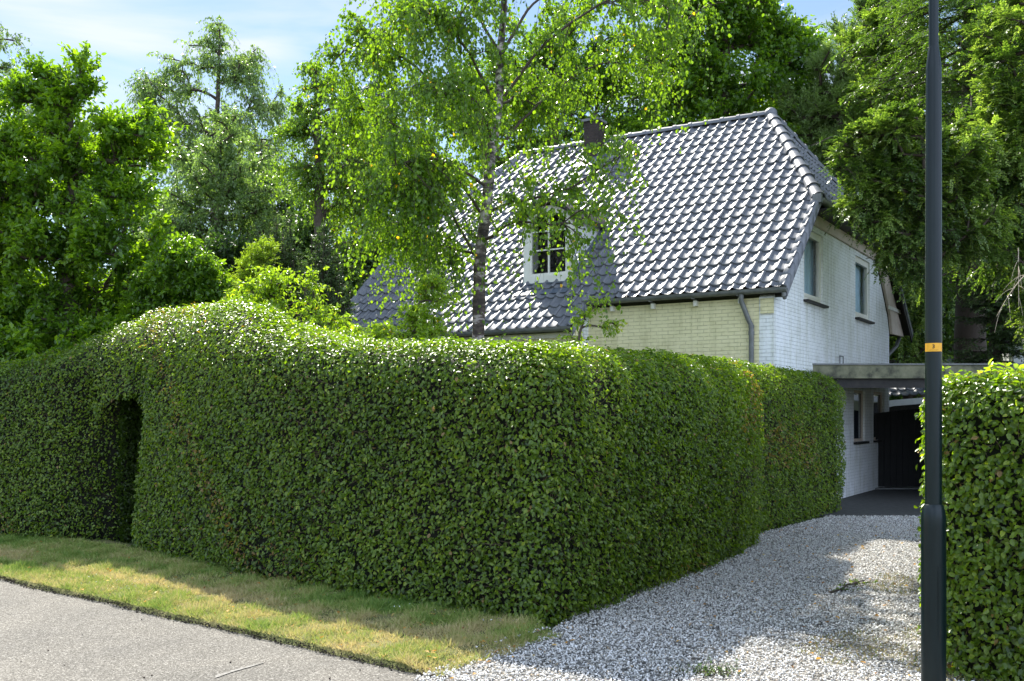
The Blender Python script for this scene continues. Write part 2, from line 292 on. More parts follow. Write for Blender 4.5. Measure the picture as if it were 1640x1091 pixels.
gr = 260; gv = np.array([(-gr, -60, 0), (gr, -60, 0), (gr, 700, 0), (-gr, 700, 0)], float)
tagp(link('ground', npmesh('ground', gv, [[0, 1, 2, 3]]), M['lawn']), kind='structure')
# road edge runs from far left towards the lower right of the picture
RE0 = np.array([-5.14, 10.04]); RE1 = np.array([-.47, 6.27]); rd = (RE1 - RE0) / np.linalg.norm(RE1 - RE0); rn = np.array([-rd[1], rd[0]])   # rn: away from the road
if rn[1] < 0: rn = -rn
def sheet(name, pts, z, mat, kind='structure'):
    return tagp(link(name, npmesh(name, [(p[0], p[1], z) for p in pts], [list(range(len(pts)))]), mat), kind=kind)
A = RE0 - rd * 60 + rn * .15; B = RE1 + rd * 40 + rn * .15
sheet('road', [A, A - rn * 9, B - rn * 9, B], .004, M['asphalt'])
FR = [(-14.5, 17.35), (-6.73, 13.13), (-5.42, 12.7), (-4.68, 12.17), (-2.59, 9.85), (-1.22, 8.86), (.36, 7.72), (1.22, 9.1), (2.36, 11.0), (3.28, 13.0), (3.7, 13.8), (5.8, 17.0)]
# driveway bed and its paving under the carport
DR = [(.30, 7.62), (.08, 7.30), (-.09, 7.09), (-.29, 6.82), (-.48, 6.47), (-.62, 6.20), (.6, 5.2), (3.4, 2.9), (3.5, 6.0), (7.2, 12.4), (9.2, 16.4), (5.2, 16.4), (3.2, 13.6), (1.0, 9.8)]
sheet('driveway', DR, .012, M['drive'])
sheet('carport_paving', [(4.9, 16.4), (9.8, 16.4), (12.5, 26), (7.0, 26)], .018, M['paver'])
# verge : raised strip between road and hedge with a ragged edge
def VW(s): return np.interp(s, [-9, 2, 4.6, 5.4, 6.1], [2.5, 2.0, 1.75, 1.62, 1.35])
def verge():
    ns, ntr = 420, 22; s = np.linspace(-9, 5.88, ns); base = RE0
    Sg, Tg = np.meshgrid(s, np.linspace(0, 1, ntr), indexing='ij'); Sg = Sg.ravel(); Tg = Tg.ravel(); e = .04 * noise2(Sg, Sg * 0, 3, 3.0, 5) + .012 * noise2(Sg, Sg * 0, 4, 25.0, 3); wd = VW(Sg)
    fade = np.clip((5.88 - Sg) / .16, 0, 1) ** .7; P = base + rd * (Sg + (1 - fade) * .10 * noise2(Tg * 3, Tg * 0, 6, 3.0, 4))[:, None] + rn * (e + wd * Tg)[:, None]
    z = .006 + .047 * fade * np.minimum(1, (Tg * wd) / .10) ** .6 + .012 * fade * noise2(P[:, 0], P[:, 1], 5, 5., 3) * np.minimum(1, Tg * wd / .1); z[Tg == 0] = 0
    V = np.column_stack([P, z])
    i = np.arange(ns - 1)[:, None] * ntr + np.arange(ntr - 1)[None]; i = i.ravel()
    F = np.stack([i, i + 1, i + ntr + 1, i + ntr], 1)
    m, nt, b = pbsdf('verge_soil', rough=.95, spec=.2); n = noise(nt, 2.2, 7, .6); r = ramp(nt, [(.3, (.06, .075, .025)), (.5, (.12, .125, .045)), (.75, (.26, .23, .11))]); nt.links.new(n.outputs[0], r.inputs[0]); nt.links.new(r.outputs[0], b.inputs['Base Color']); bump(nt, b, noise(nt, 40, 5).outputs[0], .02, .8)
    tagp(link('grass_verge', npmesh('grass_verge', V, F, smooth=True), m), kind='structure')
verge()
def inverge(P, margin=0):
    q = P - RE0; s = q @ rd; t = q @ rn
    return (t > .01 + margin) & (t < VW(s)) & (s > -9) & (s < 5.98 + .13 * noise2(t, t * 0, 8, 4.0, 4))
def hedge_front_y(P):  # signed distance outward of the hedge front face
    d = np.full(len(P), 1e9)
    for a, b in zip(FR[:-1], FR[1:]):
        a = np.array(a); b = np.array(b); ab = b - a; t = np.clip(((P - a) @ ab) / (ab @ ab), 0, 1); q = a + t[:, None] * ab; d = np.minimum(d, np.linalg.norm(P - q, axis=1))
    return d
def grass():
    n = 300000; s = rng.uniform(-4.5, 6.1, n); t = rng.uniform(0, 1.9, n) ** 1.0; P = RE0 + rd * s[:, None] + rn * t[:, None]
    k = inverge(P, -.03); P = P[k]; t = t[k]; s = s[k]
    dn = noise2(P[:, 0], P[:, 1], 9, 3.5, 4); k = rng.random(len(P)) < (.72 + .45 * dn); P = P[k]; t = t[k]; dn = dn[k]; n = len(P)
    green = np.clip(.15 + .38 * noise2(P[:, 0], P[:, 1], 21, 2.2, 4) + .25 * noise2(P[:, 0], P[:, 1], 22, 11, 3) + .30 * (np.abs(t - .25) < .3) + .45 * np.clip((t - .6) * 2, 0, 1) + rng.normal(0, .15, n), 0, 1)  # blades painted greener and darker towards the hedge, following its shade
    z = .006 + .040 * np.clip((5.88 - ((P - RE0) @ rd)) / .16, 0, 1); h = rng.uniform(.015, .055, n) * (1 + .5 * green) * (.55 + .9 * np.clip(.5 + noise2(P[:, 0], P[:, 1], 41, 16., 3), 0, 1.3))
    D = np.stack([rng.normal(0, .7, n), rng.normal(0, .7, n), np.ones(n) * .8], 1)
    V, F = diageo(np.column_stack([P, z]), D, rng.normal(0, 1, (n, 3)), h, .0065, 0)
    m = leafmat('grass_blade', [(0, (.52, .42, .23)), (.35, (.42, .38, .17)), (.6, (.26, .33, .08)), (1, (.12, .22, .04))], (1.5, 1.5, 1.0), .3, .6, .3)
    tagp(link('grass', npmesh('grass', V, F, {'tint': np.repeat(green, 2)}), m), 'short dry straw coloured grass with greener tufts on the verge', 'grass', kind='stuff')
grass()
def inpoly(P, poly):
    x, y = P[:, 0], P[:, 1]; c = np.zeros(len(P), bool); j = len(poly) - 1
    for i in range(len(poly)):
        xi, yi = poly[i]; xj, yj = poly[j]
        k = ((yi > y) != (yj > y)) & (x < (xj - xi) * (y - yi) / (yj - yi + 1e-12) + xi); c ^= k; j = i
    return c
def stones(P, size, z, seed):
    r = np.random.default_rng(seed); n = len(P)
    base = np.array([(1, 0, 0), (-1, 0, 0), (0, 1, 0), (0, -1, 0), (0, 0, 1), (0, 0, -1)], float)
    F0 = np.array([(0, 2, 4), (2, 1, 4), (1, 3, 4), (3, 0, 4), (2, 0, 5), (1, 2, 5), (3, 1, 5), (0, 3, 5)])
    V = base[None] * (r.uniform(.55, 1.1, (n, 6, 1))) * size[:, None, None] * np.array([1, .75, .5]); V += r.normal(0, .12, V.shape) * size[:, None, None]
    q = r.normal(0, 1, (n, 4)); q /= np.linalg.norm(q, axis=1, keepdims=True); q[:, 1:3] *= .45; q /= np.linalg.norm(q, axis=1, keepdims=True)
    w_, x, y, zz = q.T
    R = np.stack([1 - 2 * (y * y + zz * zz), 2 * (x * y - zz * w_), 2 * (x * zz + y * w_), 2 * (x * y + zz * w_), 1 - 2 * (x * x + zz * zz), 2 * (y * zz - x * w_), 2 * (x * zz - y * w_), 2 * (y * zz + x * w_), 1 - 2 * (x * x + y * y)], 1).reshape(n, 3, 3)
    V = np.einsum('nij,nkj->nki', R, V) + np.column_stack([P, z])[:, None]
    F = (F0[None] + np.arange(n)[:, None, None] * 6).reshape(-1, 3); return V.reshape(-1, 3), F
def gravel():
    n = 300000; P = np.column_stack([rng.uniform(-1.2, 7.6, n), rng.uniform(4.6, 16.5, n)])
    # denser near the camera, where single stones show
    keep = rng.random(n) < np.clip(1.25 - (P[:, 1] - 5) / 14, .25, 1); P = P[keep]
    ok = inpoly(P, DR); stray = (~ok) & inverge(P) & (hedge_front_y(P) < .30) & (rng.random(len(P)) < .07)
    stray |= (~ok) & inverge(P) & (((P - RE0) @ rd) > 5.8) & (rng.random(len(P)) < .14)
    ok |= stray; P = P[ok]
    patch = noise2(P[:, 0], P[:, 1], 33, 2.4, 4); right = np.clip((P[:, 0] - (.55 * (P[:, 1] - 6) + 1.1)) / .8, 0, 1)
    P2 = P[rng.random(len(P)) > np.clip((patch + .0) * 2.0, 0, .88) * right]; P = P2
    Q = RE0 + rd * rng.uniform(.6, 2.0, 260)[:, None] + rn * (np.abs(rng.normal(.45, .14, 260)))[:, None]       # pale grit spilled before the arch
    P = np.concatenate([P, Q]); n = len(P); size = rng.uniform(.0065, .0155, n) * rng.uniform(.8, 1.15, n); size[-260:] *= .8
    z = np.where(inverge(P) & (((P - RE0) @ rd) < 5.80), .055, .018) + rng.uniform(-.004, .012, n)
    V, F = stones(P, size, z, 5)
    m = speckled('white_gravel', [(0, (.5, .5, .5)), (1, (.6, .6, .6))], 4)
    m, nt, b = pbsdf('white_gravel', rough=.75, spec=.35); a = N(nt, 'ShaderNodeAttribute', attribute_name='tint')
    r = ramp(nt, [(0, (.24, .22, .18)), (.3, (.56, .54, .49)), (.7, (.78, .76, .72)), (.94, (.88, .87, .84)), (1, (.40, .27, .12))]); nt.links.new(a.outputs['Fac'], r.inputs[0]); nt.links.new(r.outputs[0], b.inputs['Base Color'])
    tagp(link('gravel', npmesh('gravel', V, F, {'tint': np.repeat(rng.random(n), 8)}), m), 'loose white crushed gravel covering the driveway', 'gravel', kind='stuff')
gravel()
def litter():
    # fallen leaves on verge and drive
    P = np.concatenate([RE0 + rd * rng.uniform(-3, 6.2, 520)[:, None] + rn * rng.uniform(-.12, 1.5, 520)[:, None], np.column_stack([rng.uniform(1.2, 6.0, 300), rng.uniform(6, 15.5, 300)])])
    k = inverge(P) | inpoly(P, DR); P = P[k]; n = len(P)
    V, F = leafgeo(np.column_stack([P, np.full(n, .065) - .03 * (~inverge(P) | (((P - RE0) @ rd) > 5.80))]), np.column_stack([rng.normal(0, 1, (n, 2)), rng.normal(0, .25, n)]), np.array([0, 0, 1.]) + rng.normal(0, .35, (n, 3)), rng.uniform(.025, .045, n), rng.uniform(.018, .03, n))
    m = leafmat('fallen_leaf', [(0, (.25, .12, .04)), (.5, (.55, .28, .05)), (1, (.62, .50, .22))], (1.4, 1.4, 1), .3, .6, .3)
    tagp(link('fallen_leaves', npmesh('fallen_leaves', V, F, {'tint': np.repeat(rng.random(n), 2)}), m), 'orange and brown fallen leaves scattered on verge and drive', 'leaves', kind='stuff')
    # weeds and moss on the sunny side of the drive
    n = 30000; P = np.column_stack([rng.uniform(1.6, 6, n), rng.uniform(5.4, 12, n)]); patch = noise2(P[:, 0], P[:, 1], 33, 2.4, 4); right = np.clip((P[:, 0] - (.55 * (P[:, 1] - 6) + 1.1)) / .8, 0, 1)
    k = inpoly(P, DR) & (patch * right > .14); P = P[k]; n = len(P)
    V, F = diageo(np.column_stack([P, np.full(n, .02)]), np.stack([rng.normal(0, .7, n), rng.normal(0, .7, n), np.ones(n) * .8], 1), rng.normal(0, 1, (n, 3)), rng.uniform(.015, .045, n), .007, 0)
    m2 = leafmat('weed_blade', [(0, (.36, .27, .12)), (.5, (.22, .22, .08)), (1, (.07, .14, .03))], (1.5, 1.5, 1), .3, .6, .3)
    tagp(link('weeds', npmesh('weeds', V, F, {'tint': np.repeat(np.clip(rng.normal(.4, .3, n), 0, 1), 2)}), m2), 'patches of dry moss and low weeds in the sunlit gravel', 'weeds', kind='stuff')
    s = rng.uniform(-5, 6.1, 2400); P = RE0 + rd * s[:, None] + rn * (.04 * noise2(s, s * 0, 3, 3.0, 5) + .012 * noise2(s, s * 0, 4, 25.0, 3) + rng.normal(-.005, .018, len(s)))[:, None]
    V, F = stones(P, rng.uniform(.004, .014, len(P)), rng.uniform(.006, .03, len(P)), 18); tagp(link('edge_soil', npmesh('edge_soil', V, F), M['soil']), 'ragged line of dark crumbled soil where the verge meets the asphalt', 'soil', kind='stuff')
    # dark crumbs on the road
    P = RE0 + rd * rng.uniform(-1, 6, 130)[:, None] - rn * (rng.uniform(.02, 3.2, 130) ** 1.3)[:, None]; n = len(P); V, F = stones(P, np.abs(rng.normal(.004, .004, n)) + .003, np.full(n, .010), 8)
    tagp(link('crumbs', npmesh('crumbs', V, F), M['twig']), 'small dark crumbs of soil scattered over the asphalt', 'crumbs', kind='stuff')
litter()
# pale scratch on the asphalt
def scratch():
    pts = [(345, 1086), (372, 1077), (398, 1070), (430, 1061)]; V = []; F = []
    g = []
    for px, py in pts: Z = FPX * EYE / (py - YH); g.append(np.array([(px - 820) / FPX * Z, Z]))
    g2 = []
    for a, b in zip(g, g[1:]):
        for t in (0, .25, .5, .75): g2.append(a + (b - a) * t)
    for i, p in enumerate(g2):
        w_ = .022 * (1 - i / len(g2)) + .004 + rng.uniform(0, .006); V += [(p[0] - .3 * w_, p[1] + w_, .009), (p[0] + .3 * w_, p[1] - w_, .009)]
    for i in range(len(g2) - 1): F.append([2 * i, 2 * i + 1, 2 * i + 3, 2 * i + 2])
    tagp(link('road_scratch', npmesh('s', V, F), speckled('pale_scratch', [(.42, (.14, .13, .115)), (.62, (.25, .24, .22))], 40, .8)), kind='structure')
scratch()

# ------------------------------------------------------------------ hedges
def chaikin(p, it=2):
    p = np.array(p, float)
    for _ in range(it):
        q = [p[0]]
        for a, b in zip(p[:-1], p[1:]): q += [a * .75 + b * .25, a * .25 + b * .75]
        q.append(p[-1]); p = np.array(q)
    return p
class Hedge:
    def __init__(s, path, T, Hf, rf, seed, rs=0.5, re=0.5, side=1):
        s.p = chaikin(path, 3); d = np.linalg.norm(np.diff(s.p, axis=0), axis=1); s.cum = np.r_[0, np.cumsum(d)]; s.L = s.cum[-1]
        s.T, s.Hf, s.rf, s.rs, s.re, s.seed = T, Hf, rf, rs, re, seed; s.side = side; s.hole = None; s.lean = None
        tx = np.gradient(s.p[:, 0], s.cum); ty = np.gradient(s.p[:, 1], s.cum); k = np.array([1, 2, 3, 2, 1.]) / 9
        tx = np.convolve(np.pad(tx, 2, 'edge'), k, 'valid'); ty = np.convolve(np.pad(ty, 2, 'edge'), k, 'valid'); s.t = unit(np.stack([tx, ty], 1))
    def frame(s, S):
        P = np.stack([np.interp(S, s.cum, s.p[:, i]) for i in (0, 1)], 1); t = unit(np.stack([np.interp(S, s.cum, s.t[:, i]) for i in (0, 1)], 1)); n = np.stack([-t[:, 1], t[:, 0]], 1) * s.side
        return P, t, n      # n points inward (into the hedge)
    def surf(s, S, c, inset=0.):
        """c in 0..1 around the section: front up, over the top, back down"""
        P, t, n = s.frame(S); H = s.Hf(S) - inset; r = np.minimum(s.rf(S), s.T * .48); T = np.full_like(S, s.T)
        def endinset(ds, R): x = np.clip(1 - ds / R, 0, 1) if R > 0 else 0 * ds; return R * (1 - np.sqrt(np.maximum(0, 1 - x * x)))
        ei = endinset(S, s.rs) + endinset(s.L - S, s.re); H = H - ei * .8; ei = np.minimum(ei, T * .42)
        w0 = inset + ei; w1 = T - inset - ei; r = np.minimum(r, (w1 - w0) * .49)
        l1 = H - r; l2 = r * 1.57; l3 = (w1 - w0) - 2 * r; tot = 2 * l1 + 2 * l2 + l3; d = c * tot
        W = np.zeros_like(S); Z = np.zeros_like(S); nw = np.zeros_like(S); nz = np.zeros_like(S)
        m = d < l1; W[m] = w0[m]; Z[m] = d[m]; nw[m] = -1
        m = (d >= l1) & (d < l1 + l2); a = (d - l1) / r; W[m] = (w0 + r - r * np.cos(a))[m]; Z[m] = (H - r + r * np.sin(a))[m]; nw[m] = -np.cos(a)[m]; nz[m] = np.sin(a)[m]
        m = (d >= l1 + l2) & (d < l1 + l2 + l3); W[m] = (w0 + r + d - l1 - l2)[m]; Z[m] = H[m]; nz[m] = 1
        m = (d >= l1 + l2 + l3) & (d < l1 + 2 * l2 + l3); a = (d - l1 - l2 - l3) / r; W[m] = (w1 - r + r * np.sin(a))[m]; Z[m] = (H - r + r * np.cos(a))[m]; nw[m] = np.sin(a)[m]; nz[m] = np.cos(a)[m]
        m = d >= l1 + 2 * l2 + l3; W[m] = w1[m]; Z[m] = (tot - d)[m]; nw[m] = 1
        if s.hole:
            a0, a1, zt = s.hole; lo = np.clip((zt + .45 - Z) / .6, 0, 1) * (nw < -.2); W = W + lo * .55 * np.exp(-np.clip(a0 - S, 0, 9) / .26) * (S <= a0 + .01) + lo * .16 * np.exp(-np.clip(S - a1 - .16 * Z, 0, 9) / .12) * (S >= a1)
        if s.lean is not None:
            ln_ = s.lean(S) * np.clip((Z - 1.35) / 1.5, 0, 1) ** 1.6 * (nw < .1); W = W + ln_; nz = np.where(ln_ > .02, nz + .45 * np.clip(ln_ / .3, 0, 1), nz)
        # the foot draws in a little
        W = W + np.where(nw < 0, 1, -1) * np.clip(.25 - Z, 0, 1) * .35 * (np.abs(nw) > .5)
        X = np.column_stack([P + n * W[:, None], Z]); Nn = np.column_stack([n * nw[:, None], nz])
        return X, Nn, np.column_stack([t, 0 * Z])
def hedge_build(root, h, n, leafL, seed, hole=None, densb=.3, vis=None, branchy=()):
    h.hole = hole; r = np.random.default_rng(seed)
    S = r.uniform(0, h.L, n); c = r.uniform(0, 1, n)
    keep = (c < .60) | (r.random(n) < densb)
    if vis is not None: keep &= (r.random(n) < vis(S))
    S, c = S[keep], c[keep]; X, Nn, T = h.surf(S, c)
    n0_ = n1_ = 0
    if hole:
        s0, s1, zt = hole; k = ~((S > s0) & (S < s1 + .16 * X[:, 2]) & (X[:, 2] < zt + .05 - .40 * np.abs((S - s0) / (s1 + .28 - s0) * 2 - 1) ** 3)); S, c, X, Nn, T = S[k], c[k], X[k], Nn[k], T[k]
        m = int(n * .022); n0_ = len(X)
        for sj, sg in ((s0, 1), (s1, -1)):          # the jambs of the passage
            zv = r.uniform(0, zt + .05, m); Sj = np.full(m, sj) + (.16 * zv if sg < 0 else 0); P, t, nn = h.frame(Sj); wv = r.uniform(.08 if sg < 0 else .45, h.T, m)
            X = np.concatenate([X, np.column_stack([P + nn * wv[:, None], zv])]); q = np.column_stack([t * sg, 0 * zv]); Nn = np.concatenate([Nn, q]); T = np.concatenate([T, np.column_stack([nn, 0 * zv])])
        Sj = r.uniform(s0, s1 + .3, m); P, t, nn = h.frame(Sj); wv = r.uniform(.3, h.T, m); X = np.concatenate([X, np.column_stack([P + nn * wv[:, None], np.full(m, zt + .1)])]); Nn = np.concatenate([Nn, np.tile([0, 0, -1.], (m, 1))]); T = np.concatenate([T, np.column_stack([t, 0 * wv])])
    if hole: n1_ = len(X)
    # end faces
    for sj, sg, R in ((0, -1, h.rs), (h.L, 1, h.re)):
        m = int(n * .03); Sj = np.full(m, abs(sj - (.0 if sj else .0)) ); P, t, nn = h.frame(Sj); H0 = float(h.Hf(np.array([sj]))[0]) - .8 * R; wv = r.uniform(h.T * .36 if R else .05, h.T * .64 if R else h.T - .05, m); zv = r.uniform(0, H0, m)
        X = np.concatenate([X, np.column_stack([P + nn * wv[:, None], zv])]); Nn = np.concatenate([Nn, np.column_stack([t * sg, 0 * zv])]); T = np.concatenate([T, np.column_stack([nn, 0 * zv])])
    n = len(X); inner = np.zeros(n, bool); inner[n0_:n1_] = True
    dsp = .045 * noise2(X[:, 0] + X[:, 2] * .7, X[:, 1] - X[:, 2] * .9, seed, 4.5, 3) + .018 * noise2(X[:, 0] * 1.3 - X[:, 2], X[:, 1] + X[:, 2], seed + 1, 19, 2)
    depth = -np.abs(r.normal(0, .07, n)) + .026
    shoot = r.random(n) < .012; depth[shoot] += r.uniform(.02, .07, shoot.sum())
    # thin patches where twigs show
    thin = noise2(X[:, 0] * 1.1 + X[:, 2] * .5, X[:, 1] - X[:, 2], seed + 5, 2.3, 4); gapk = r.random(n) > .12 + .55 * np.clip((thin - .38) * 3, 0, 1); X, Nn, T, dsp, depth, thin = X[gapk], Nn[gapk], T[gapk], dsp[gapk], depth[gapk], thin[gapk]; inner = inner[gapk]; n = len(X)
    X = X + Nn * (dsp + depth)[:, None]
    up = np.array([0, 0, 1.])
    Nl = unit(Nn * .75 + up * .42 + r.normal(0, .38, (n, 3)))
    D = -up * .55 + r.normal(0, .75, (n, 3)) + Nn * .25 + (Nn[:, 2:3] > .6) * r.normal(0, .8, (n, 3)); D = D - Nl * np.sum(D * Nl, 1, keepdims=True)
    Ln = leafL * r.uniform(.6, 1.15, n); V, F = leafgeo(X, D, Nl, Ln, Ln * r.uniform(.52, .68, n), .16, .10)
    tint = np.clip(.42 + .21 * r.normal(0, 1, n) + .16 * noise2(X[:, 0] - X[:, 2], X[:, 1] + X[:, 2] * .6, seed + 9, 2.0, 4), 0, .95); brown = noise2(X[:, 0] * 1.2 + X[:, 2] * .8, X[:, 1] - X[:, 2], seed + 21, 1.7, 4); tint[r.random(n) < .008 + .30 * np.clip((brown - .42) * 3, 0, 1)] = 1
    tint[inner] *= .12  # leaves inside the passage coloured dark to stand in for its shade
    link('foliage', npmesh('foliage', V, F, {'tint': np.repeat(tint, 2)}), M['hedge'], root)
    # inner mass of twigs
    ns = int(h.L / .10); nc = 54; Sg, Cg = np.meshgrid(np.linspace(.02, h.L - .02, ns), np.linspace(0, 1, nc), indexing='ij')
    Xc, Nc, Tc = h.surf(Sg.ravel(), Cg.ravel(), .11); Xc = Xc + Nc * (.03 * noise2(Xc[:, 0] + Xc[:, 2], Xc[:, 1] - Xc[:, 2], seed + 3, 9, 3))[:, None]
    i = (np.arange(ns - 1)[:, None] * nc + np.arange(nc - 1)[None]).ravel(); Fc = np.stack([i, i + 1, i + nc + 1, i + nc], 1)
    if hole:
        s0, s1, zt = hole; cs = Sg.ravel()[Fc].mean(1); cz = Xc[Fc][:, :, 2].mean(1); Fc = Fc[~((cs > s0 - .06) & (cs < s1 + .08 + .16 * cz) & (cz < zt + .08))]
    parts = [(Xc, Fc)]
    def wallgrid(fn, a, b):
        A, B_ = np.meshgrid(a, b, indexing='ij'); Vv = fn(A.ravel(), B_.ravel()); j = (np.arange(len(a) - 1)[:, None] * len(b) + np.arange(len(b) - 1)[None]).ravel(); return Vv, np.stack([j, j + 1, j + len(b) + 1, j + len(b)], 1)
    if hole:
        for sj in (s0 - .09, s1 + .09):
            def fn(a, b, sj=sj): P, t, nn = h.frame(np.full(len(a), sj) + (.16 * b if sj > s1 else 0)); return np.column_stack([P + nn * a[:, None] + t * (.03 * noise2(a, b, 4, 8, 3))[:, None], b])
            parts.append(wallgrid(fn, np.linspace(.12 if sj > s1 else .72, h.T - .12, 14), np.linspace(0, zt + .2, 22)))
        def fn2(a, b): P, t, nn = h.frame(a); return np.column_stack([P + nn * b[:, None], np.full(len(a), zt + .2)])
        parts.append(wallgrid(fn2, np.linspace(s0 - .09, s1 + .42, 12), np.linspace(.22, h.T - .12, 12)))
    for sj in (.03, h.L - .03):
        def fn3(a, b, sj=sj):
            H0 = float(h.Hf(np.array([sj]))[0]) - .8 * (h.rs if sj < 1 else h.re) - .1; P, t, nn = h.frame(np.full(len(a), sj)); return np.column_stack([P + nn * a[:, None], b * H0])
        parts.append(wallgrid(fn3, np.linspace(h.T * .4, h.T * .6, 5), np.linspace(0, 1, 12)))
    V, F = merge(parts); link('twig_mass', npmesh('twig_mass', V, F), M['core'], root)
    # bare twigs just under the leaves
    m = int(h.L * 420); S = r.uniform(.1, h.L - .1, m); c = r.uniform(0, .55, m)
    Xa, Na, Ta = h.surf(S, c, .09); dirs = unit(Na * .9 + r.normal(0, .6, (m, 3)) + up * .5); ln = r.uniform(.06, .17, m)
    if hole: k = ~((S > s0 - .05) & (S < s1 + .05 + .16 * Xa[:, 2]) & (Xa[:, 2] < zt + .1)); Xa, dirs, ln, m = Xa[k], dirs[k], ln[k], int(k.sum())
    Pt = np.stack([Xa, Xa + dirs * ln[:, None] * .5 + r.normal(0, .01, (m, 3)), Xa + dirs * ln[:, None]], 1)
    segs = [tubes(Pt, np.tile([.0035, .0025, .001], (m, 1)), 3)]
    for (sa, sb, za, zb, k) in branchy:      # bare stems showing in a gap
        Sx = r.uniform(sa, sb, k); P, t, nn = h.frame(Sx); w_ = r.uniform(.02, .2, k); zz = r.uniform(za, zb, k)
        p0 = np.column_stack([P + nn * (w_ + .1)[:, None], zz]); p2 = p0 + np.column_stack([t * r.normal(0, .15, k)[:, None] - nn * .12, r.uniform(.25, .6, k)]); p1 = (p0 + p2) / 2 + r.normal(0, .03, (k, 3))
        segs.append(tubes(np.stack([p0, p1, p2], 1), np.tile([.009, .007, .003], (k, 1)), 4))
    V, F = merge(segs); link('twigs', npmesh('twigs', V, F), speckled('hedge_twig', [(.3, (.09, .06, .04)), (.7, (.20, .15, .10))], 12, .8), root)['kind'] = 'stuff'
rootA = thing('hedge', 'tall clipped green corner hedge with a humped arch over a dark passage', 'hedge', (0, 0, 0))
pathA = [(-14.5, 17.35), (-10, 14.9), (-6.73, 13.10), (-5.42, 12.65), (-4.68, 12.12), (-3.6, 10.95), (-2.59, 9.82), (-1.22, 8.72), (-.15, 7.93), (.14, 7.72), (.40, 7.80), (.60, 8.10), (1.22, 9.12), (2.36, 11.02), (3.24, 12.85)]
hA = Hedge(pathA, 1.25, None, None, 11, .3, .16)
def near_s(h, x, y): d = np.hypot(h.p[:, 0] - x, h.p[:, 1] - y); return h.cum[d.argmin()]
sj0 = near_s(hA, -5.30, 12.52); sj1 = near_s(hA, -4.66, 12.08); sc0 = near_s(hA, -1.5, 8.9); scor = near_s(hA, .3, 7.75)
speak = sj1 + .34
def HfA(S):
    base = 2.34 - .10 * np.clip((S - sc0) / 1.5, 0, 1); base = base + .12 * np.clip((S - scor - 1) / 5, 0, 1)
    lft = np.clip((S - speak) / -1.0, 0, None); rgt = np.clip(S - speak, 0, None)
    b = .68 * np.where(S < speak, np.exp(-(lft / 1.95) ** 2.6), np.exp(-(rgt / 2.5) ** 2.7)); return base + b + .02 * np.sin(S * 3.1) + .015 * np.sin(S * 7.7)
def rfA(S):
    b = np.exp(-((S - speak) / 2.6) ** 2); return .32 + .28 * b + .16 * np.clip((S - scor - .3) / 1.5, 0, 1)
hA.Hf, hA.rf = HfA, rfA; hA.lean = lambda S: .26 * np.exp(-((S - speak) / 2.2) ** 2)
gapS = hA.L
hedge_build(rootA, hA, 400000, .043, 12, hole=(sj0, sj1, 1.82), vis=lambda S: np.where(S < near_s(hA, -8.6, 14.1), .35, 1.0), branchy=[(hA.L - .5, hA.L - .05, .9, 1.6, 26)])
rootB = thing('hedge', 'short rounded hedge section beside the carport, behind a gap with bare stems', 'hedge')
hB = Hedge([(3.12, 13.35), (4.08, 14.85), (4.9, 16.1), (5.95, 17.5)], .95, lambda S: 2.44 + 0 * S - .06 * S / 4, lambda S: .42 + .01 * S, 13, .28, .55)
hedge_build(rootB, hB, 56000, .045, 14, branchy=[(.05, .5, .5, 1.7, 60), (.0, .9, .1, .6, 20)])
rootC = thing('hedge', 'dark green hedge right of the driveway behind the lamp post, pale shoots on top', 'hedge')
hC = Hedge([(6.5, 12.6), (4.6, 9.6), (3.0, 7.0), (2.64, 6.42), (2.72, 6.20), (3.0, 5.96), (4.1, 5.0), (5.6, 3.7)], 1.1, lambda S: 1.90 + .015 * np.sin(S * 4), lambda S: .20 + 0 * S, 15, .4, .3)
hedge_build(rootC, hC, 210000, .046, 16)
def shoots():
    r = np.random.default_rng(4); k = 70; S = r.uniform(near_s(hC, 2.64, 6.42) - .6, near_s(hC, 4.1, 5.0), k); P, t, nn = hC.frame(S); w_ = r.uniform(.05, .7, k)
    p0 = np.column_stack([P + nn * w_[:, None], np.full(k, 1.86)]); hgt = r.uniform(.03, .13, k); p2 = p0 + np.column_stack([r.normal(0, .05, (k, 2)), hgt]); p1 = (p0 + p2) / 2 + r.normal(0, .008, (k, 3))
    V, F = tubes(np.stack([p0, p1, p2], 1), np.tile([.003, .002, .001], (k, 1)), 3); link('shoot_stems', npmesh('shoot_stems', V, F), M['twig'], rootC)['kind'] = 'stuff'
    m = k * 6; i = np.repeat(np.arange(k), 6); u = r.uniform(.3, 1.05, m)[:, None]; X = p0[i] * (1 - u) + p2[i] * u
    D = unit(np.column_stack([r.normal(0, 1, (m, 2)), r.uniform(.0, .8, m)])); V, F = leafgeo(X, D, np.array([0, 0, 1.]) + r.normal(0, .35, (m, 3)), r.uniform(.035, .06, m), r.uniform(.022, .036, m)); link('shoot_leaves', npmesh('shoot_leaves', V, F, {'tint': np.repeat(r.uniform(.4, 1, m), 2)}), M['shrub'], rootC)
shoots()

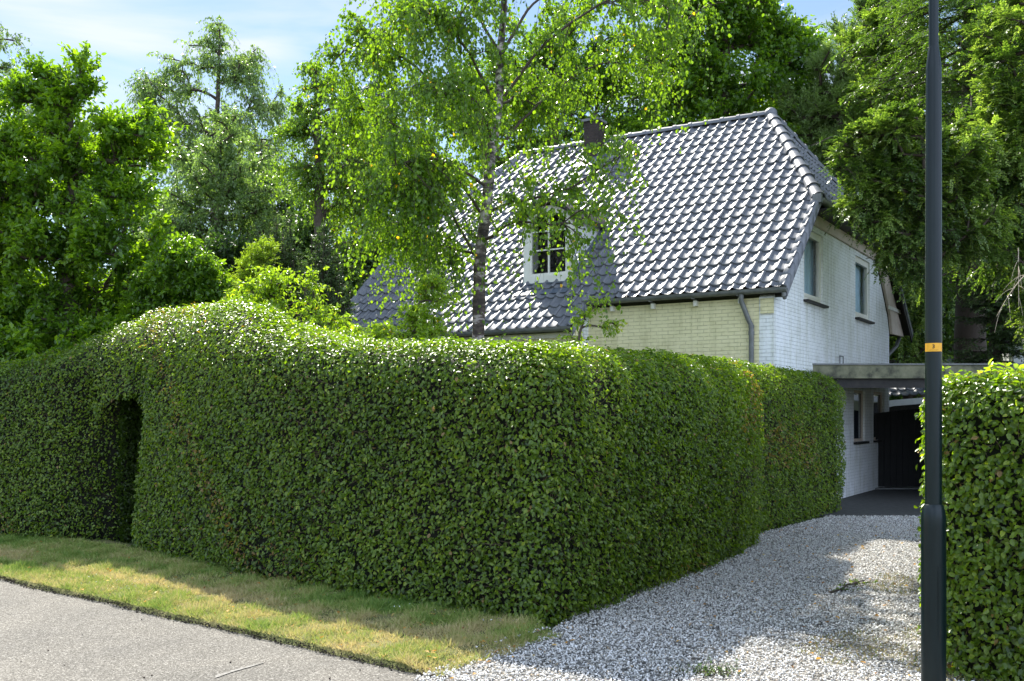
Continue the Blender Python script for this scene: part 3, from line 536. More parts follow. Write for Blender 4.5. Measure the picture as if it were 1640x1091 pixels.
# ------------------------------------------------------------------ house
HO = (4.36, 16.0, 0); HR = -.5623
house = thing('house', 'white painted brick house with glazed dark tiled hipped roof and arched dormer', 'house', HO, HR)
ZE = 3.711; TP = .9133; YR = 4.64; ZR = ZE + TP * YR; TB = .73
TH = 2.0; ZH = ZE + TP * TH; XI = -1.70; XL = -9.5; YBH = YR + (ZR - ZH) / TB; YB = 10.4; ZB = ZR - TB * (YB - YR)
XS = -3.60; YLO = -.54; ZLO = ZE + TP * YLO
def build_walls():
    m = MB()       # gable end wall: outline in the y-z plane
    g = .12
    pts = [(-.2, .12, -.1), (-.2, 8.84, -.1), (-.2, 8.84, 3.62), (-.2, 8.62, 4.02), (-.2, 7.59, 4.99), (-.2, 7.16, 5.36), (-.2, 2.06, 5.36), (-.2, .12, ZE + TP * .12 - .22)]
    m.prism(pts, (-.25, 0, 0)); o = m.build('gable_wall', M['white_brick'], house)
    cut(o, [(-.6, .1, 1.80, 3.05, 3.72, 5.02), (-.6, .1, 5.55, 6.86, 3.72, 5.02), (-.6, .1, 5.42, 6.42, 1.12, 2.2), (-.6, .1, 7.22, 8.28, 1.12, 2.2)])
    m = MB(); m.box(XS, -.45, .12, .37, -.1, ZE - .12); m.build('front_wall', M['bounce_brick'], house)
    m = MB(); m.box(-.42, -.205, .085, .118, 3.33, ZE - .14); m.build('corbel', M['bounce_brick'], house)
    m = MB(); m.box(XL + .15, XS + .0, -.36, -.12, -.1, ZLO + .02); m.build('lower_front_wall', M['bounce_brick'], house)
    m = MB(); m.prism([(XS - .25, -.12, -.1), (XS - .25, .12, -.1), (XS - .25, .12, ZE - .15), (XS - .25, -.12, ZLO + .1)], (.25, 0, 0)); m.build('return_wall', M['white_brick'], house)
    m = MB(); m.prism([(XL + .15, -.11, -.1), (XL + .15, 9.3, -.1), (XL + .15, 9.3, 3.3), (XL + .15, 7.2, 5.36), (XL + .15, 2.06, 5.36), (XL + .15, .12, 3.5)], (.25, 0, 0)); m.build('far_gable_wall', M['white_brick'], house)
    m = MB(); m.box(XL + .4, -.45, 8.6, 8.83, -.1, 3.5); m.build('rear_wall', M['white_brick'], house)
    m = MB(); m.box(XL + .45, -.5, .4, 8.55, 2.55, 2.7); m.box(-.9, -.85, .5, 8.5, -.05, 2.5); m.box(-.9, -.86, 2.5, 7.6, 2.72, 5.1); m.build('interior_partition', M['interior'], house)
    # beige boarding under the far verge
    m = MB(); m.prism([(-.19, 8.87, 3.60), (-.19, 10.2, 3.62), (-.19, 7.66, 5.50), (-.19, 7.14, 5.46), (-.19, 7.62, 5.03), (-.19, 8.66, 4.04)], (.06, 0, 0)); m.build('verge_panel', M['beigeboard'], house)
    m = MB(); m.box(-.125, -.10, 8.35, 9.9, 4.14, 4.22); m.build('panel_cleat', M['cream'], house)
    # boarded soffit and frieze under the half hip
    m = MB(); m.box(-.2, .12, TH + .1, YBH - .1, ZH - .22, ZH - .19); m.build('hip_soffit', M['darkwood'], house)
    m = MB(); m.box(-.198, -.15, TH + .04, YBH - .75, ZH - .42, ZH - .225); m.build('frieze_board', M['beigeboard'], house)
build_walls()
def upper_window(y0, y1, z0, z1, open_=True, name='window'):
    """frame in the gable wall; x axis points outwards"""
    x = -.262; m = MB(); f = .075
    for a in ((y0, y0 + f, z0, z1), (y1 - f, y1, z0, z1), (y0 + f, y1 - f, z0, z0 + f), (y0 + f, y1 - f, z1 - f, z1)): m.box(x - .06, x + .02, *a)
    w_ = m.build(name, M['cream'], house)
    m = MB(); g = f + .012; s = .055
    for a in ((y0 + f, y0 + f + s, z0 + f, z1 - f), (y1 - f - s, y1 - f, z0 + f, z1 - f), (y0 + f + s, y1 - f - s, z0 + f, z0 + f + s), (y0 + f + s, y1 - f - s, z1 - f - s, z1 - f)): m.box(x - .035, x + .032, *a)
    m.build('sash', M['cream'], w_)
    m = MB(); m.box(x - .012, x - .004, y0 + f + s, y1 - f - s, z0 + f + s, z1 - f - s); m.build('pane', M['clear'], w_)
    # curtain in folds behind the glass
    k = 70; ys = np.linspace(y0 - .05, y1 + .05, k); V = []
    for i, y in enumerate(ys): xx = x - .14 + .022 * math.sin(y * 62) + .01 * math.sin(y * 23); V += [(xx, y, z0 - .1), (xx, y, z1 + .05)]
    link('curtain', npmesh('curtain', V, [[2 * i, 2 * i + 2, 2 * i + 3, 2 * i + 1] for i in range(k - 1)], smooth=True), M['curtain'], w_)
    m = MB(); m.box(-.30, -.11, y0 - .03, y1 + .08, z0 - .045, z0 - .005); m.build('sill', M['darkwood'], w_)
upper_window(1.80, 3.05, 3.72, 5.02); upper_window(5.55, 6.86, 3.72, 5.02)
def lower_window(y0, y1, z0, z1):
    x = -.27; m = MB(); f = .06
    for a in ((y0, y0 + f, z0, z1), (y1 - f, y1, z0, z1), (y0 + f, y1 - f, z0, z0 + f), (y0 + f, y1 - f, z1 - f, z1)): m.box(x - .05, x + .02, *a)
    w_ = m.build('window', M['beigeboard'], house); m = MB(); m.box(x - .01, x, y0 + f, y1 - f, z0 + f, z1 - f); m.build('pane', M['glass'], w_)
    m = MB(); m.box(-.30, -.12, y0 - .03, y1 + .05, z0 - .05, z0 - .005); m.build('sill', M['darkwood'], w_)
lower_window(5.42, 6.42, 1.12, 2.2); lower_window(7.22, 8.28, 1.12, 2.2)
def tile_plane(bm, O, U, V_, umax, vmax, clips, tw=.213, th=.305):
    """interlocking pantiles over the plane O + u U + v V_; clips: list of (point, normal) keeping the negative side"""
    O = np.array(O, float); U = unit(np.array(U, float)); V_ = unit(np.array(V_, float)); Nn = np.cross(U, V_)
    if Nn[2] < 0: Nn = -Nn
    ss = np.array([0, .07, .16, .28, .42, .56, .66, .72, .77, .82, .88, .94, 1.0])
    def prof(s):
        pan = -.013 * np.sin(np.pi * np.clip(s / .70, 0, 1)); roll = .030 * np.sin(np.pi * np.clip((s - .68) / .32, 0, 1)) ** .8; groove = -.007 * np.exp(-((s - .80) / .018) ** 2); return pan + roll + groove + .010 * s * 0
    h = prof(ss); k = len(ss); nu = int(math.ceil(umax / tw)) + 1; nv = int(math.ceil(vmax / th)) + 1
    rr = np.random.default_rng(3); rows = []
    vloc = np.array([0, .0, .035, .5, 1.03]) * th; lift = np.array([.0, .030, .036, .021, .002]); Vv, Ff = [], []; o = 0
    for j in range(nv):
        for i in range(nu):
            jit = rr.normal(0, .003); tl = rr.normal(0, .0045)
            g = np.zeros((len(vloc), k, 3))
            for a, (vv, lf) in enumerate(zip(vloc, lift)):
                base = O + U * (i * tw) + V_ * (j * th + vv)
                bow = .010 * np.sin(np.pi * np.clip(ss / .7, 0, 1)) * (a in (0, 1, 2))     # scalloped lower edge
                g[a] = base + U[None] * (ss * tw)[:, None] + Nn[None] * (h + lf + jit + tl * ss)[:, None] - V_[None] * bow[:, None]
            Vv.append(g.reshape(-1, 3)); q = np.arange(len(vloc) - 1)[:, None] * k + np.arange(k - 1)[None]; q = q.ravel() + o; Ff.append(np.stack([q, q + 1, q + k + 1, q + k], 1)); o += len(vloc) * k
    Vv = np.concatenate(Vv); Ff = np.concatenate(Ff)
    # throw away faces well outside the clip planes first
    cen = Vv[Ff].mean(1); ok = np.ones(len(Ff), bool)
    for p, n in clips: ok &= ((cen - np.array(p)) @ unit(np.array(n, float))) < .25
    Ff = Ff[ok]; b2 = bmesh.new(); used = np.unique(Ff); mp_ = {int(u_): b2.verts.new(Vv[u_]) for u_ in used}
    for f in Ff: fa = b2.faces.new([mp_[int(x)] for x in f]); fa.smooth = True
    for p, n in clips: bmesh.ops.bisect_plane(b2, geom=b2.verts[:] + b2.edges[:] + b2.faces[:], plane_co=Vector(p), plane_no=Vector(n), clear_outer=True)
    t = bpy.data.meshes.new('t'); b2.to_mesh(t); b2.free(); bm.from_mesh(t); bpy.data.meshes.remove(t)
def hipn(p0, p1, keep):   # vertical clip plane through a line, normal pointing away from keep
    d = np.array(p1) - np.array(p0); n = np.array([d[1], -d[0], 0.]);
    if n @ (np.array(keep) - np.array(p0)) > 0: n = -n
    return (tuple(p0), tuple(n))
A1 = (0, TH, ZH); A2 = (XI, YR, ZR); B1 = (0, YBH, ZH); C1 = (XL, TH, ZH); C2 = (XL - XI, YR, ZR); D1 = (XL, YBH, ZH)
def roof():
    sl = math.hypot(1, TP); bm = bmesh.new(); mid = (XL / 2, 2, 5)
    cl = [hipn(A1, A2, mid), hipn(C1, C2, mid), ((0, YR, 0), (0, 1, 0)), ((.0, 0, 0), (1, 0, 0)), ((XL, 0, 0), (-1, 0, 0))]
    OX = XS - .213 * 28
    n0 = int(round((0 - OX) / .213))
    # upper part from the main eave upward, then the lower extension on the left
    rows = round((math.hypot(YR - YLO, TP * (YR - YLO))) / .305); th = math.hypot(YR - YLO, TP * (YR - YLO)) / rows
    def dorm(bmx): pass
    tile_plane(bm, (OX, YLO, ZLO), (1, 0, 0), (0, 1 / sl, TP / sl), -OX, rows * th, cl + [], .213, th)
    # take away the corner in front of the main eave on the right
    def zap(bm, test):
        fs = [f for f in bm.faces if test(f.calc_center_median())]; bmesh.ops.delete(bm, geom=fs, context='FACES')
    zap(bm, lambda c: c.x > XS and c.y < -.03)
    # leave the dormer free
    zap(bm, lambda c: -5.16 < c.x < -4.2 and .60 < c.y < 1.85)
    me = bpy.data.meshes.new('roof_front'); bm.to_mesh(me); bm.free(); r0 = link('roof_front', me, M['tile'], house)
    # right and left half hips
    bm = bmesh.new(); hz = ZR - ZH; hx = -XI; s2 = math.hypot(hx, hz)
    tile_plane(bm, (0, TH - .2, ZH), (0, 1, 0), (-hx / s2, 0, hz / s2), YBH - TH + .4, s2, [hipn(A1, A2, (0, (TH + YBH) / 2, 0)), hipn(B1, A2, (0, (TH + YBH) / 2, 0))], .213, s2 / round(s2 / .305))
    me = bpy.data.meshes.new('roof_hip'); bm.to_mesh(me); bm.free(); link('roof_hip', me, M['tile'], house)
    bm = bmesh.new()
    tile_plane(bm, (XL, TH - .2, ZH), (0, 1, 0), (hx / s2, 0, hz / s2), YBH - TH + .4, s2, [hipn(C1, C2, (XL, (TH + YBH) / 2, 0)), hipn(D1, C2, (XL, (TH + YBH) / 2, 0))], .213, s2 / round(s2 / .305))
    me = bpy.data.meshes.new('roof_hip'); bm.to_mesh(me); bm.free(); link('roof_hip', me, M['tile'], house)
    # rear slope
    bm = bmesh.new(); s3 = math.hypot(1, TB); L3 = math.hypot(YB - YR, ZB - ZR)
    tile_plane(bm, (XL, YB, ZB), (1, 0, 0), (0, -1 / s3, TB / s3), -XL, L3, [hipn(B1, A2, (XL / 2, 9, 0)), hipn(D1, C2, (XL / 2, 9, 0)), ((0, YR, 0), (0, -1, 0)), ((0, 0, 0), (1, 0, 0)), ((XL, 0, 0), (-1, 0, 0))], .213, L3 / round(L3 / .305))
    me = bpy.data.meshes.new('roof_rear'); bm.to_mesh(me); bm.free(); link('roof_rear', me, M['tile'], house)
    # boarding under the tiles
    dz = -.055; m = MB()
    def slab(pts): m.prism([(p[0], p[1], p[2] + dz) for p in pts], (0, 0, -.05))
    slab([(0, .02, ZE + TP * .02), A1, A2, C2, C1, (XL, .02, ZE + TP * .02)])
    slab([(XS, YLO + .02, ZLO + TP * .02), (XS, .02, ZE + TP * .02), (XL, .02, ZE + TP * .02), (XL, YLO + .02, ZLO + TP * .02)])
    slab([A1, B1, A2]); slab([C1, C2, D1]); slab([(0, YB - .02, ZB + TB * .02), (XL, YB - .02, ZB + TB * .02), D1, C2, A2, B1]); m.build('roof_boarding', M['darkwood'], house)
    # verge (barge) tiles along the gable edges
    def verge_tiles(x, ya, za, yb, zb, sgn, n):
        m = MB()
        for i in range(n):
            t0, t1 = i / n, (i + 1.08) / n; 
            y0, y1 = ya + (yb - ya) * t0, ya + (yb - ya) * t1; z0, z1 = za + (zb - za) * t0, za + (zb - za) * t1
            V = []
            prof = [(-.10 * sgn, .035), (-.03 * sgn, .052), (.03 * sgn, .035), (.045 * sgn, -.0), (.045 * sgn, -.16)]
            for (y, z, lf) in ((y0, z0, .018), (y1, z1, .0)):
                V.append([m.bm.verts.new((x + dx * (1 + lf * 2), y, z + dzz + lf)) for dx, dzz in prof])
            for a in range(4): m.bm.faces.new([V[0][a], V[0][a + 1], V[1][a + 1], V[1][a]]).smooth = True
            lip = [m.bm.verts.new((v.co.x - .02 * sgn * (j > 2), v.co.y, v.co.z - .025)) for j, v in enumerate(V[0])]
            for a in range(4): m.bm.faces.new([V[0][a + 1], V[0][a], lip[a], lip[a + 1]])
        m.build('verge_tiles', M['tile'], house)
    nv = 9; verge_tiles(0, 0, ZE, TH, ZH, 1, nv); verge_tiles(XL, YLO, ZLO, TH, ZH, -1, 11); verge_tiles(XS + .0, YLO, ZLO, .12, ZE + TP * .12, 1, 3)
    verge_tiles(0, YB, ZB, YBH, ZH, 1, 11); verge_tiles(XL, YB, ZB, YBH, ZH, -1, 11)
    # dark board below the verge tiles at the back
    m = MB(); m.prism([(.0, YB, ZB - .05), (.0, YBH, ZH - .05), (.0, YBH, ZH - .28), (.0, YB, ZB - .26)], (.03, 0, 0)); m.build('rear_bargeboard', M['darkwood'], house)
    m = MB(); m.prism([(-.19, .13, ZE + TP * .12 - .10), (-.19, TH + .02, ZH - .10), (-.19, TH + .02, ZH - .24), (-.19, .13, ZE + TP * .12 - .24)], (.2, 0, 0)); m.build('front_verge_soffit', M['darkwood'], house)
    # ridge and hip caps
    def caps(name, p0, p1, n, r):
        p0 = np.array(p0, float); p1 = np.array(p1, float); T = unit(p1 - p0); S = unit(np.cross(T, [0, 0, 1.])); U = np.cross(S, T); m = MB(); L_ = np.linalg.norm(p1 - p0); seg = L_ / n
        for i in range(n):
            o = p0 + T * seg * i; rings = []
            for s_, rr_, dn in ((-.02, r * 1.02, 0), (-.02, r * 1.20, 0), (.045, r * 1.20, 0), (.055, r * 1.06, 0), (seg * .6, r, 0), (seg + .01, r * .93, 0)):
                ring = []
                for a in np.linspace(-12, 192, 13): a = math.radians(a); ring.append(m.bm.verts.new(o + T * s_ + S * rr_ * math.cos(a) + U * (rr_ * math.sin(a) * .92 - .015)))
                rings.append(ring)
            for a, b in zip(rings, rings[1:]):
                for j in range(12): m.bm.faces.new([a[j], a[j + 1], b[j + 1], b[j]])
            m.bm.faces.new(rings[0]) if 0 else None
        m.build(name, M['tile'], house, smooth=True)
    caps('ridge_caps', (C2[0], YR, ZR + .02), (A2[0] + .02, YR, ZR + .02), 17, .092)
    caps('hip_caps', A1, A2, 10, .112); caps('hip_caps', (0, YBH, ZH), A2, 12, .112); caps('hip_caps', C1, C2, 10, .112); caps('hip_caps', (XL, YBH, ZH), C2, 12, .112)
    m = MB(); m.bm.verts.new
    bmesh.ops.create_uvsphere(m.bm, u_segments=16, v_segments=8, radius=.14, matrix=Matrix.Translation((A2[0], YR, ZR - .0))); m.build('ridge_junction', M['tile'], house, smooth=True)
roof()
def gutters():
    def gutter(x0, x1, y, z, r=.065, ax='x', name='gutter'):
        m = MB(); n = 2; rings = []
        prof = [(math.cos(a) * r, math.sin(a) * r) for a in np.linspace(math.pi, 2 * math.pi, 9)]; prof = [(prof[0][0], .012)] + prof + [(prof[-1][0] + .004, .016), (prof[-1][0] - .012, .018)]
        for q in (x0, x1):
            rings.append([m.bm.verts.new((q, y - c, z + s)) if ax == 'x' else m.bm.verts.new((y + c, q, z + s)) for c, s in prof])
        for j in range(len(prof) - 1): m.bm.faces.new([rings[0][j], rings[0][j + 1], rings[1][j + 1], rings[1][j]])
        for rg in rings: m.bm.faces.new(rg[1:10])
        me = m.build(name, M['zinc'], house); md = me.modifiers.new('s', 'SOLIDIFY'); md.thickness = .004; return me
    g = gutter(XS - .02, .05, -.035, ZE - .01)
    for x in np.arange(-.75, XS, -.78):
        m = MB(); m.box(x - .012, x + .012, -.045, .10, ZE - .095, ZE - .075); m.box(x - .01, x + .01, -.112, -.045, ZE - .093, ZE - .077); m.build('gutter_bracket', M['zinc'], g)
        m = MB(); m.box(x - .03, x + .03, .03, .118, ZE - .20, ZE - .11); m.build('rafter_end', M['cream'], house)
    m = MB(); m.tube([(-.0, -.02, ZE - .03), (-.0, -.02, ZE - .13), (.0, .03, ZE - .16)], .035, 10); m.build('gutter_end', M['zinc'], g)
    gutter(XL, XS + .04, YLO - .035, ZLO - .01)
    m = MB(); m.box(XL + .1, XS - .02, YLO + .03, -.362, ZLO - .055, ZLO - .03); m.box(XS - 6, XS - .02, -.395, -.362, ZLO - .17, ZLO - .06); m.build('eave_soffit', M['cream'], house)
    hg = gutter(TH - .06, YBH + .06, .03, ZH - .05, .07, 'y', 'hip_gutter')
    m = MB(); m.box(-.06, .09, TH - .16, TH - .055, ZH - .13, ZH + .03); m.build('gutter_box', M['zinc'], hg)
    gutter(XL, 0, YB + .04, ZB - .01)
    m = MB(); zt = ZE - .07
    m.tube([(-.70, -.035, zt), (-.70, -.035, zt - .10), (-.68, -.01, zt - .17), (-.60, .045, zt - .42), (-.56, .055, zt - .50), (-.56, .055, zt - .7), (-.56, .055, 0)], .042, 12)
    m.tube([(-.56, .055, zt - .60), (-.56, .055, zt - .66)], .049, 12); m.tube([(-.56, .055, zt - .50), (-.56, .055, zt - .54)], .047, 12)
    m.build('downpipe', M['zinc'], house, smooth=True)
    m = MB(); m.tube([(-.25, YB - .02, ZB - .06), (-.28, YB - .3, ZB - .35), (-.3, 8.95, ZB - .7), (-.3, 8.95, 2.6)], .045, 10); m.build('downpipe', M['zinc'], house, smooth=True)
gutters()
def dormer():
    x0, x1, y, z0, zs, zp = -5.22, -4.16, .559, 4.18, 5.40, 5.66
    d = MB(); arch = []
    n = 14
    for i in range(n + 1): t = i / n; xx = x1 + (x0 - x1) * t; arch.append((xx, zs + (zp - zs) * (1 - (2 * t - 1) ** 2)))
    # front board with an opening for the glazing
    gx0, gx1, gz0 = x0 + .13, x1 - .10, z0 + .15
    top = [(a, min(z - .13, zp)) for a, z in arch]
    def arcz(x): t = (x - x1) / (x0 - x1); return zs + (zp - zs) * (1 - (2 * t - 1) ** 2)
    m = MB(); m.box(x0, gx0, y - .04, y + .06, z0, zs); m.box(gx1, x1, y - .04, y + .06, z0, zs); m.box(gx0, gx1, y - .04, y + .06, z0, gz0)
    xs = np.linspace(gx0, gx1, 13)
    for a, b in zip(xs, xs[1:]): m.prism([(a, y - .04, arcz(a) - .13), (b, y - .04, arcz(b) - .13), (b, y - .04, arcz(b) - .01), (a, y - .04, arcz(a) - .01)], (0, .1, 0))
    for s, (a, b) in enumerate(((x0, gx0), (gx1, x1))): m.prism([(a, y - .04, zs), (b, y - .04, zs), (b, y - .04, arcz(b) - .01), (a, y - .04, max(arcz(a), zs + .002) - .0 if 0 else arcz(a) + .001)], (0, .1, 0))
    dm = m.build('dormer', M['cream'], house)
    m = MB(); f = .045; m.box(gx0, gx0 + f, y - .025, y + .03, gz0, arcz(gx0) - .13); m.box(gx1 - f, gx1, y - .025, y + .03, gz0, arcz(gx1) - .13); m.box(gx0 + f, gx1 - f, y - .025, y + .03, gz0, gz0 + f)
    cx = (gx0 + gx1) / 2; m.box(cx - .015, cx + .015, y - .02, y + .02, gz0 + f, arcz(cx) - .13)
    for zz in (4.80,): m.box(gx0 + f, cx - .015, y - .018, y + .018, zz, zz + .025); m.box(cx + .015, gx1 - f, y - .018, y + .018, zz, zz + .025)
    m.box(gx0 + f, cx - .015, y - .018, y + .018, 5.16, 5.185); m.box(cx + .015, gx1 - f, y - .018, y + .018, 5.16, 5.185)
    fr = m.build('window_frame', M['cream'], dm)
    m = MB(); m.prism([(gx0, y + .0, gz0)] + [(gx1, y + .0, gz0)] + [(a, y, arcz(a) - .12) for a in np.linspace(gx1, gx0, 9)], (0, .006, 0)); m.build('pane', M['clear'], dm)
    m = MB(); m.box(x0 + .02, x1 - .02, y + .45, y + .5, 4.0, 5.6); m.build('dark_room', M['interior'], dm)
    
    for x, s in ((x0, 1), (x1 - .04, 1)):
        yb = (zs - ZE) / TP; m = MB(); m.prism([(x, y + .06, z0 - .05), (x, yb + .1, zs - .0), (x, y + .06, zs)], (.04, 0, 0)); m.build('cheek', M['greywhite'], dm)
        xo = x - .035 if x == x0 else x + .042
        m = MB(); m.prism([(xo, y - .02, ZE + TP * y - .02), (xo, yb, zs - .02), (xo, yb, zs + .10 - .02), (xo, y - .02, ZE + TP * y + .12)], (.033, 0, 0)); xw = xo + (-.10 if x == x0 else .10)
        m.prism([(min(xo, xw), y - .05, ZE + TP * (y - .05) + .045), (max(xo, xw) , y - .05, ZE + TP * (y - .05) + .045), (max(xo, xw), yb + .1, ZE + TP * (yb + .1) + .045), (min(xo, xw), yb + .1, ZE + TP * (yb + .1) + .045)], (0, 0, -.02)); m.build('flashing', M['lead'], dm)
    # segmental roof of the dormer, overhanging
    m = MB(); xs = np.linspace(x0 - .11, x1 + .11, 19); zt = [zs - .05 + (zp - zs + .11) * (1 - ((2 * (x - x0 + .11) / (x1 - x0 + .22)) - 1) ** 2) for x in xs]
    rows = []
    for yy in (y - .16, y - .16, 1.3, 2.6): rows.append([(x, yy, z) for x, z in zip(xs, zt)])
    top = []; bot = []
    for q, yy in enumerate((y - .16, 1.0, 1.6, 2.2, 2.6)): top.append([m.bm.verts.new((x, yy, z + .045)) for x, z in zip(xs, zt)]); bot.append([m.bm.verts.new((x, yy, z - .03)) for x, z in zip(xs, zt)])
    for R_ in (top, bot):
        for a, b in zip(R_, R_[1:]):
            for j in range(18): m.bm.faces.new([a[j], a[j + 1], b[j + 1], b[j]])
    for j in range(18): m.bm.faces.new([top[0][j], bot[0][j], bot[0][j + 1], top[0][j + 1]])
    for j in (0, 18):
        for a in range(4): m.bm.faces.new([top[a][j], top[a + 1][j], bot[a + 1][j], bot[a][j]])
    m.build('dormer_roof', M['lead'] if 0 else M['darkwood'], dm, smooth=True)
    m = MB(); m.box(x0 - .05, x1 + .05, y - .12, y + .0, z0 - .03, z0 - .0); m.prism([(x0 - .05, y - .36, ZE + TP * (y - .36) + .05), (x1 + .05, y - .36, ZE + TP * (y - .36) + .05), (x1 + .05, y - .04, z0 - .03), (x0 - .05, y - .04, z0 - .03)], (0, 0, -.012)); m.build('apron', M['lead'], dm)
dormer()
def chimney():
    m = MB(); m.box(-5.80, -5.46, 4.06, 4.42, 7.1, 8.28); c = m.build('chimney', M['chim_brick'], house)
    m = MB(); m.box(-5.84, -5.42, 4.02, 4.46, 8.285, 8.34); m.build('chimney_cap', M['zinc'], c)
    m = MB(); m.tube([(-5.63, 4.24, 8.34), (-5.63, 4.24, 8.48)], .08, 14); m.build('chimney_pot', M['chim_brick'], c)
    m = MB(); m.prism([(-5.95, 3.80, ZE + TP * 3.8 + .05), (-5.2, 3.8, ZE + TP * 3.8 + .05), (-5.2, 4.6, ZE + TP * 4.6 + .05), (-5.95, 4.6, ZE + TP * 4.6 + .05)], (0, 0, -.02)); m.box(-5.455, -5.44, 4.05, 4.43, 7.3, 7.66); m.build('chimney_flashing', M['lead'], c)
chimney()
def wall_vent():
    m = MB(); m.tube([(-.14, 4.05, 2.62), (-.14, 4.05, 2.83)], .012, 8); m.tube([(-.14, 4.30, 2.62), (-.14, 4.30, 2.83)], .012, 8); m.tube([(-.14, 4.04, 2.83), (-.14, 4.31, 2.83)], .012, 8); m.build('wall_bracket', M['zinc'], house)
wall_vent()

# ------------------------------------------------------------------ carport
def carport():
    y0 = 18.15; x0 = 5.47; c = thing('carport', 'flat roofed dark carport with weathered fascia against the white gable wall', 'carport', (x0, y0, 0))
    z1 = 2.61; W = 7.6; Dp = 5.2
    m = MB(); m.prism([(0, 0, z1 - .06), (W, 0, z1 - .06), (W + 2.6, Dp, z1 - .06), (3.3, Dp, z1 - .06)], (0, 0, .04)); m.build('roof_slab', M['darkwood'], c)
    m = MB(); m.box(-.02, W, -.04, -.0, z1 - .27, z1 - .03); m.build('fascia', M['fascia'], c)
    m = MB(); m.box(-.04, W + .05, -.065, .10, z1 - .028, z1 + .0); m.build('edge_trim', M['zinc'], c)
    m = MB(); m.box(.10, W, .04, .08, z1 - .44, z1 - .09); m.build('lower_fascia', M['darkwood'], c)
    for k in range(7):
        yy = .5 + k * .62; m = MB(); m.box(yy * .63 + .15, W, yy, yy + .09, z1 - .30, z1 - .066); m.build('rafter', M['darkwood'], c)
    m = MB(); m.prism([(4.3, .3, 0), (6.6, 5.0, 0), (6.6, 5.0, z1 - .31), (4.3, .3, z1 - .31)], (.05, 0, 0)); m.build('side_shade_board', M['darkwood'], c)  # unseen boarding added to cut the light under the carport
    for x, y in ((5.4, .14), (7.2, .14), (7.0, 4.6)):
        m = MB(); m.box(x, x + .12, y, y + .12, 0, z1 - .31); m.build('post', M['darkwood'], c)
carport()
def gate():
    # tall black boarded gate closing the back of the carport, sagging curved top
    g = thing('gate', 'tall black boarded gate at the back of the carport', 'gate', (8.2, 22.6, 0)); z = lambda x: 1.72 + .14 * math.sin(min(1, max(0, (x - .05) / 2.4)) * 2.2)
    m = MB(); xs = np.linspace(-.2, 3.0, 24)
    for a, b in zip(xs, xs[1:]): m.prism([(a + .004, 0, .06), (b - .004, 0, .06), (b - .004, 0, z(b)), (a + .004, 0, z(a))], (0, .03, 0))
    m.build('boards', M['blackgate'], g); m = MB(); m.box(-.2, 3.0, .035, .08, .4, .5); m.box(-.2, 3.0, .035, .08, 1.35, 1.45); m.build('rails', M['blackgate'], g)
    m = MB(); m.box(-.35, 3.1, -.25, .1, .0, .045); m.build('threshold', M['zinc'], g)
gate()
def shed():
    s = thing('shed', 'neighbouring shed with bright tiled roof and white fascia seen over the black gate', 'shed', (9.6, 26.0, 0), rad(-8))
    m = MB(); m.box(-.9, 2.4, .3, 2.6, 0, 2.02); m.build('wall', M['darkwood'], s)
    m = MB(); m.prism([(-.95, 0, 1.93), (.35, 0, 2.08), (2.5, 0, 2.25), (2.5, 0, 2.10), (.35, 0, 1.92), (-.72, 0, 1.72), (-.72, 0, 1.55), (-.95, 0, 1.42)], (0, .06, 0)); m.build('white_fascia', M['greywhite'], s)
    bm = bmesh.new(); tile_plane(bm, (-1.0, .0, 2.12), (1, 0, .05), (0, .93, .36), 3.4, 2.6, [], .22, .33); me = bpy.data.meshes.new('roof'); bm.to_mesh(me); bm.free(); link('roof', me, M['tile'], s)
shed()
def neighbour():
    n = thing('house', 'neighbouring house with dark tiled roof, glimpsed between the trees over the carport', 'house', tuple(at(1512, 600, 34) * [1, 1, 0]), rad(-25))
    m = MB(); m.box(-1.1, .55, .5, 6, 0, 3.2); m.build('wall', M['white_brick'], n)
    bm = bmesh.new(); tile_plane(bm, (-1.2, 0, 3.05), (1, 0, 0), (0, .75, .66), 2.0, 1.4, [((.45, 0, 3.05), (1, .42, 0))], .3, .42); me = bpy.data.meshes.new('roof'); bm.to_mesh(me); bm.free(); link('roof', me, M['tile'], n)
    m = MB(); m.tube([(-1.2, 1.0, 3.98), (-.02, 1.0, 3.98)], .1, 10); m.build('ridge_caps', M['tile'], n)
neighbour()
def whitewall():
    n = thing('garden_house', 'pale wall of a garden house behind the trees at the right edge', 'garden house', tuple(at(1640, 600, 27) * [1, 1, 0]), rad(-20))
    m = MB(); m.box(-.25, 3, 0, 3, 0, 3.6); m.build('wall', M['greywhite'], n); m = MB(); m.prism([(-.5, -.2, 3.6), (3.2, -.2, 3.6), (3.2, 3.2, 4.3), (-.5, 3.2, 4.3)], (0, 0, .08)); m.build('roof', M['darkwood'], n)
whitewall()

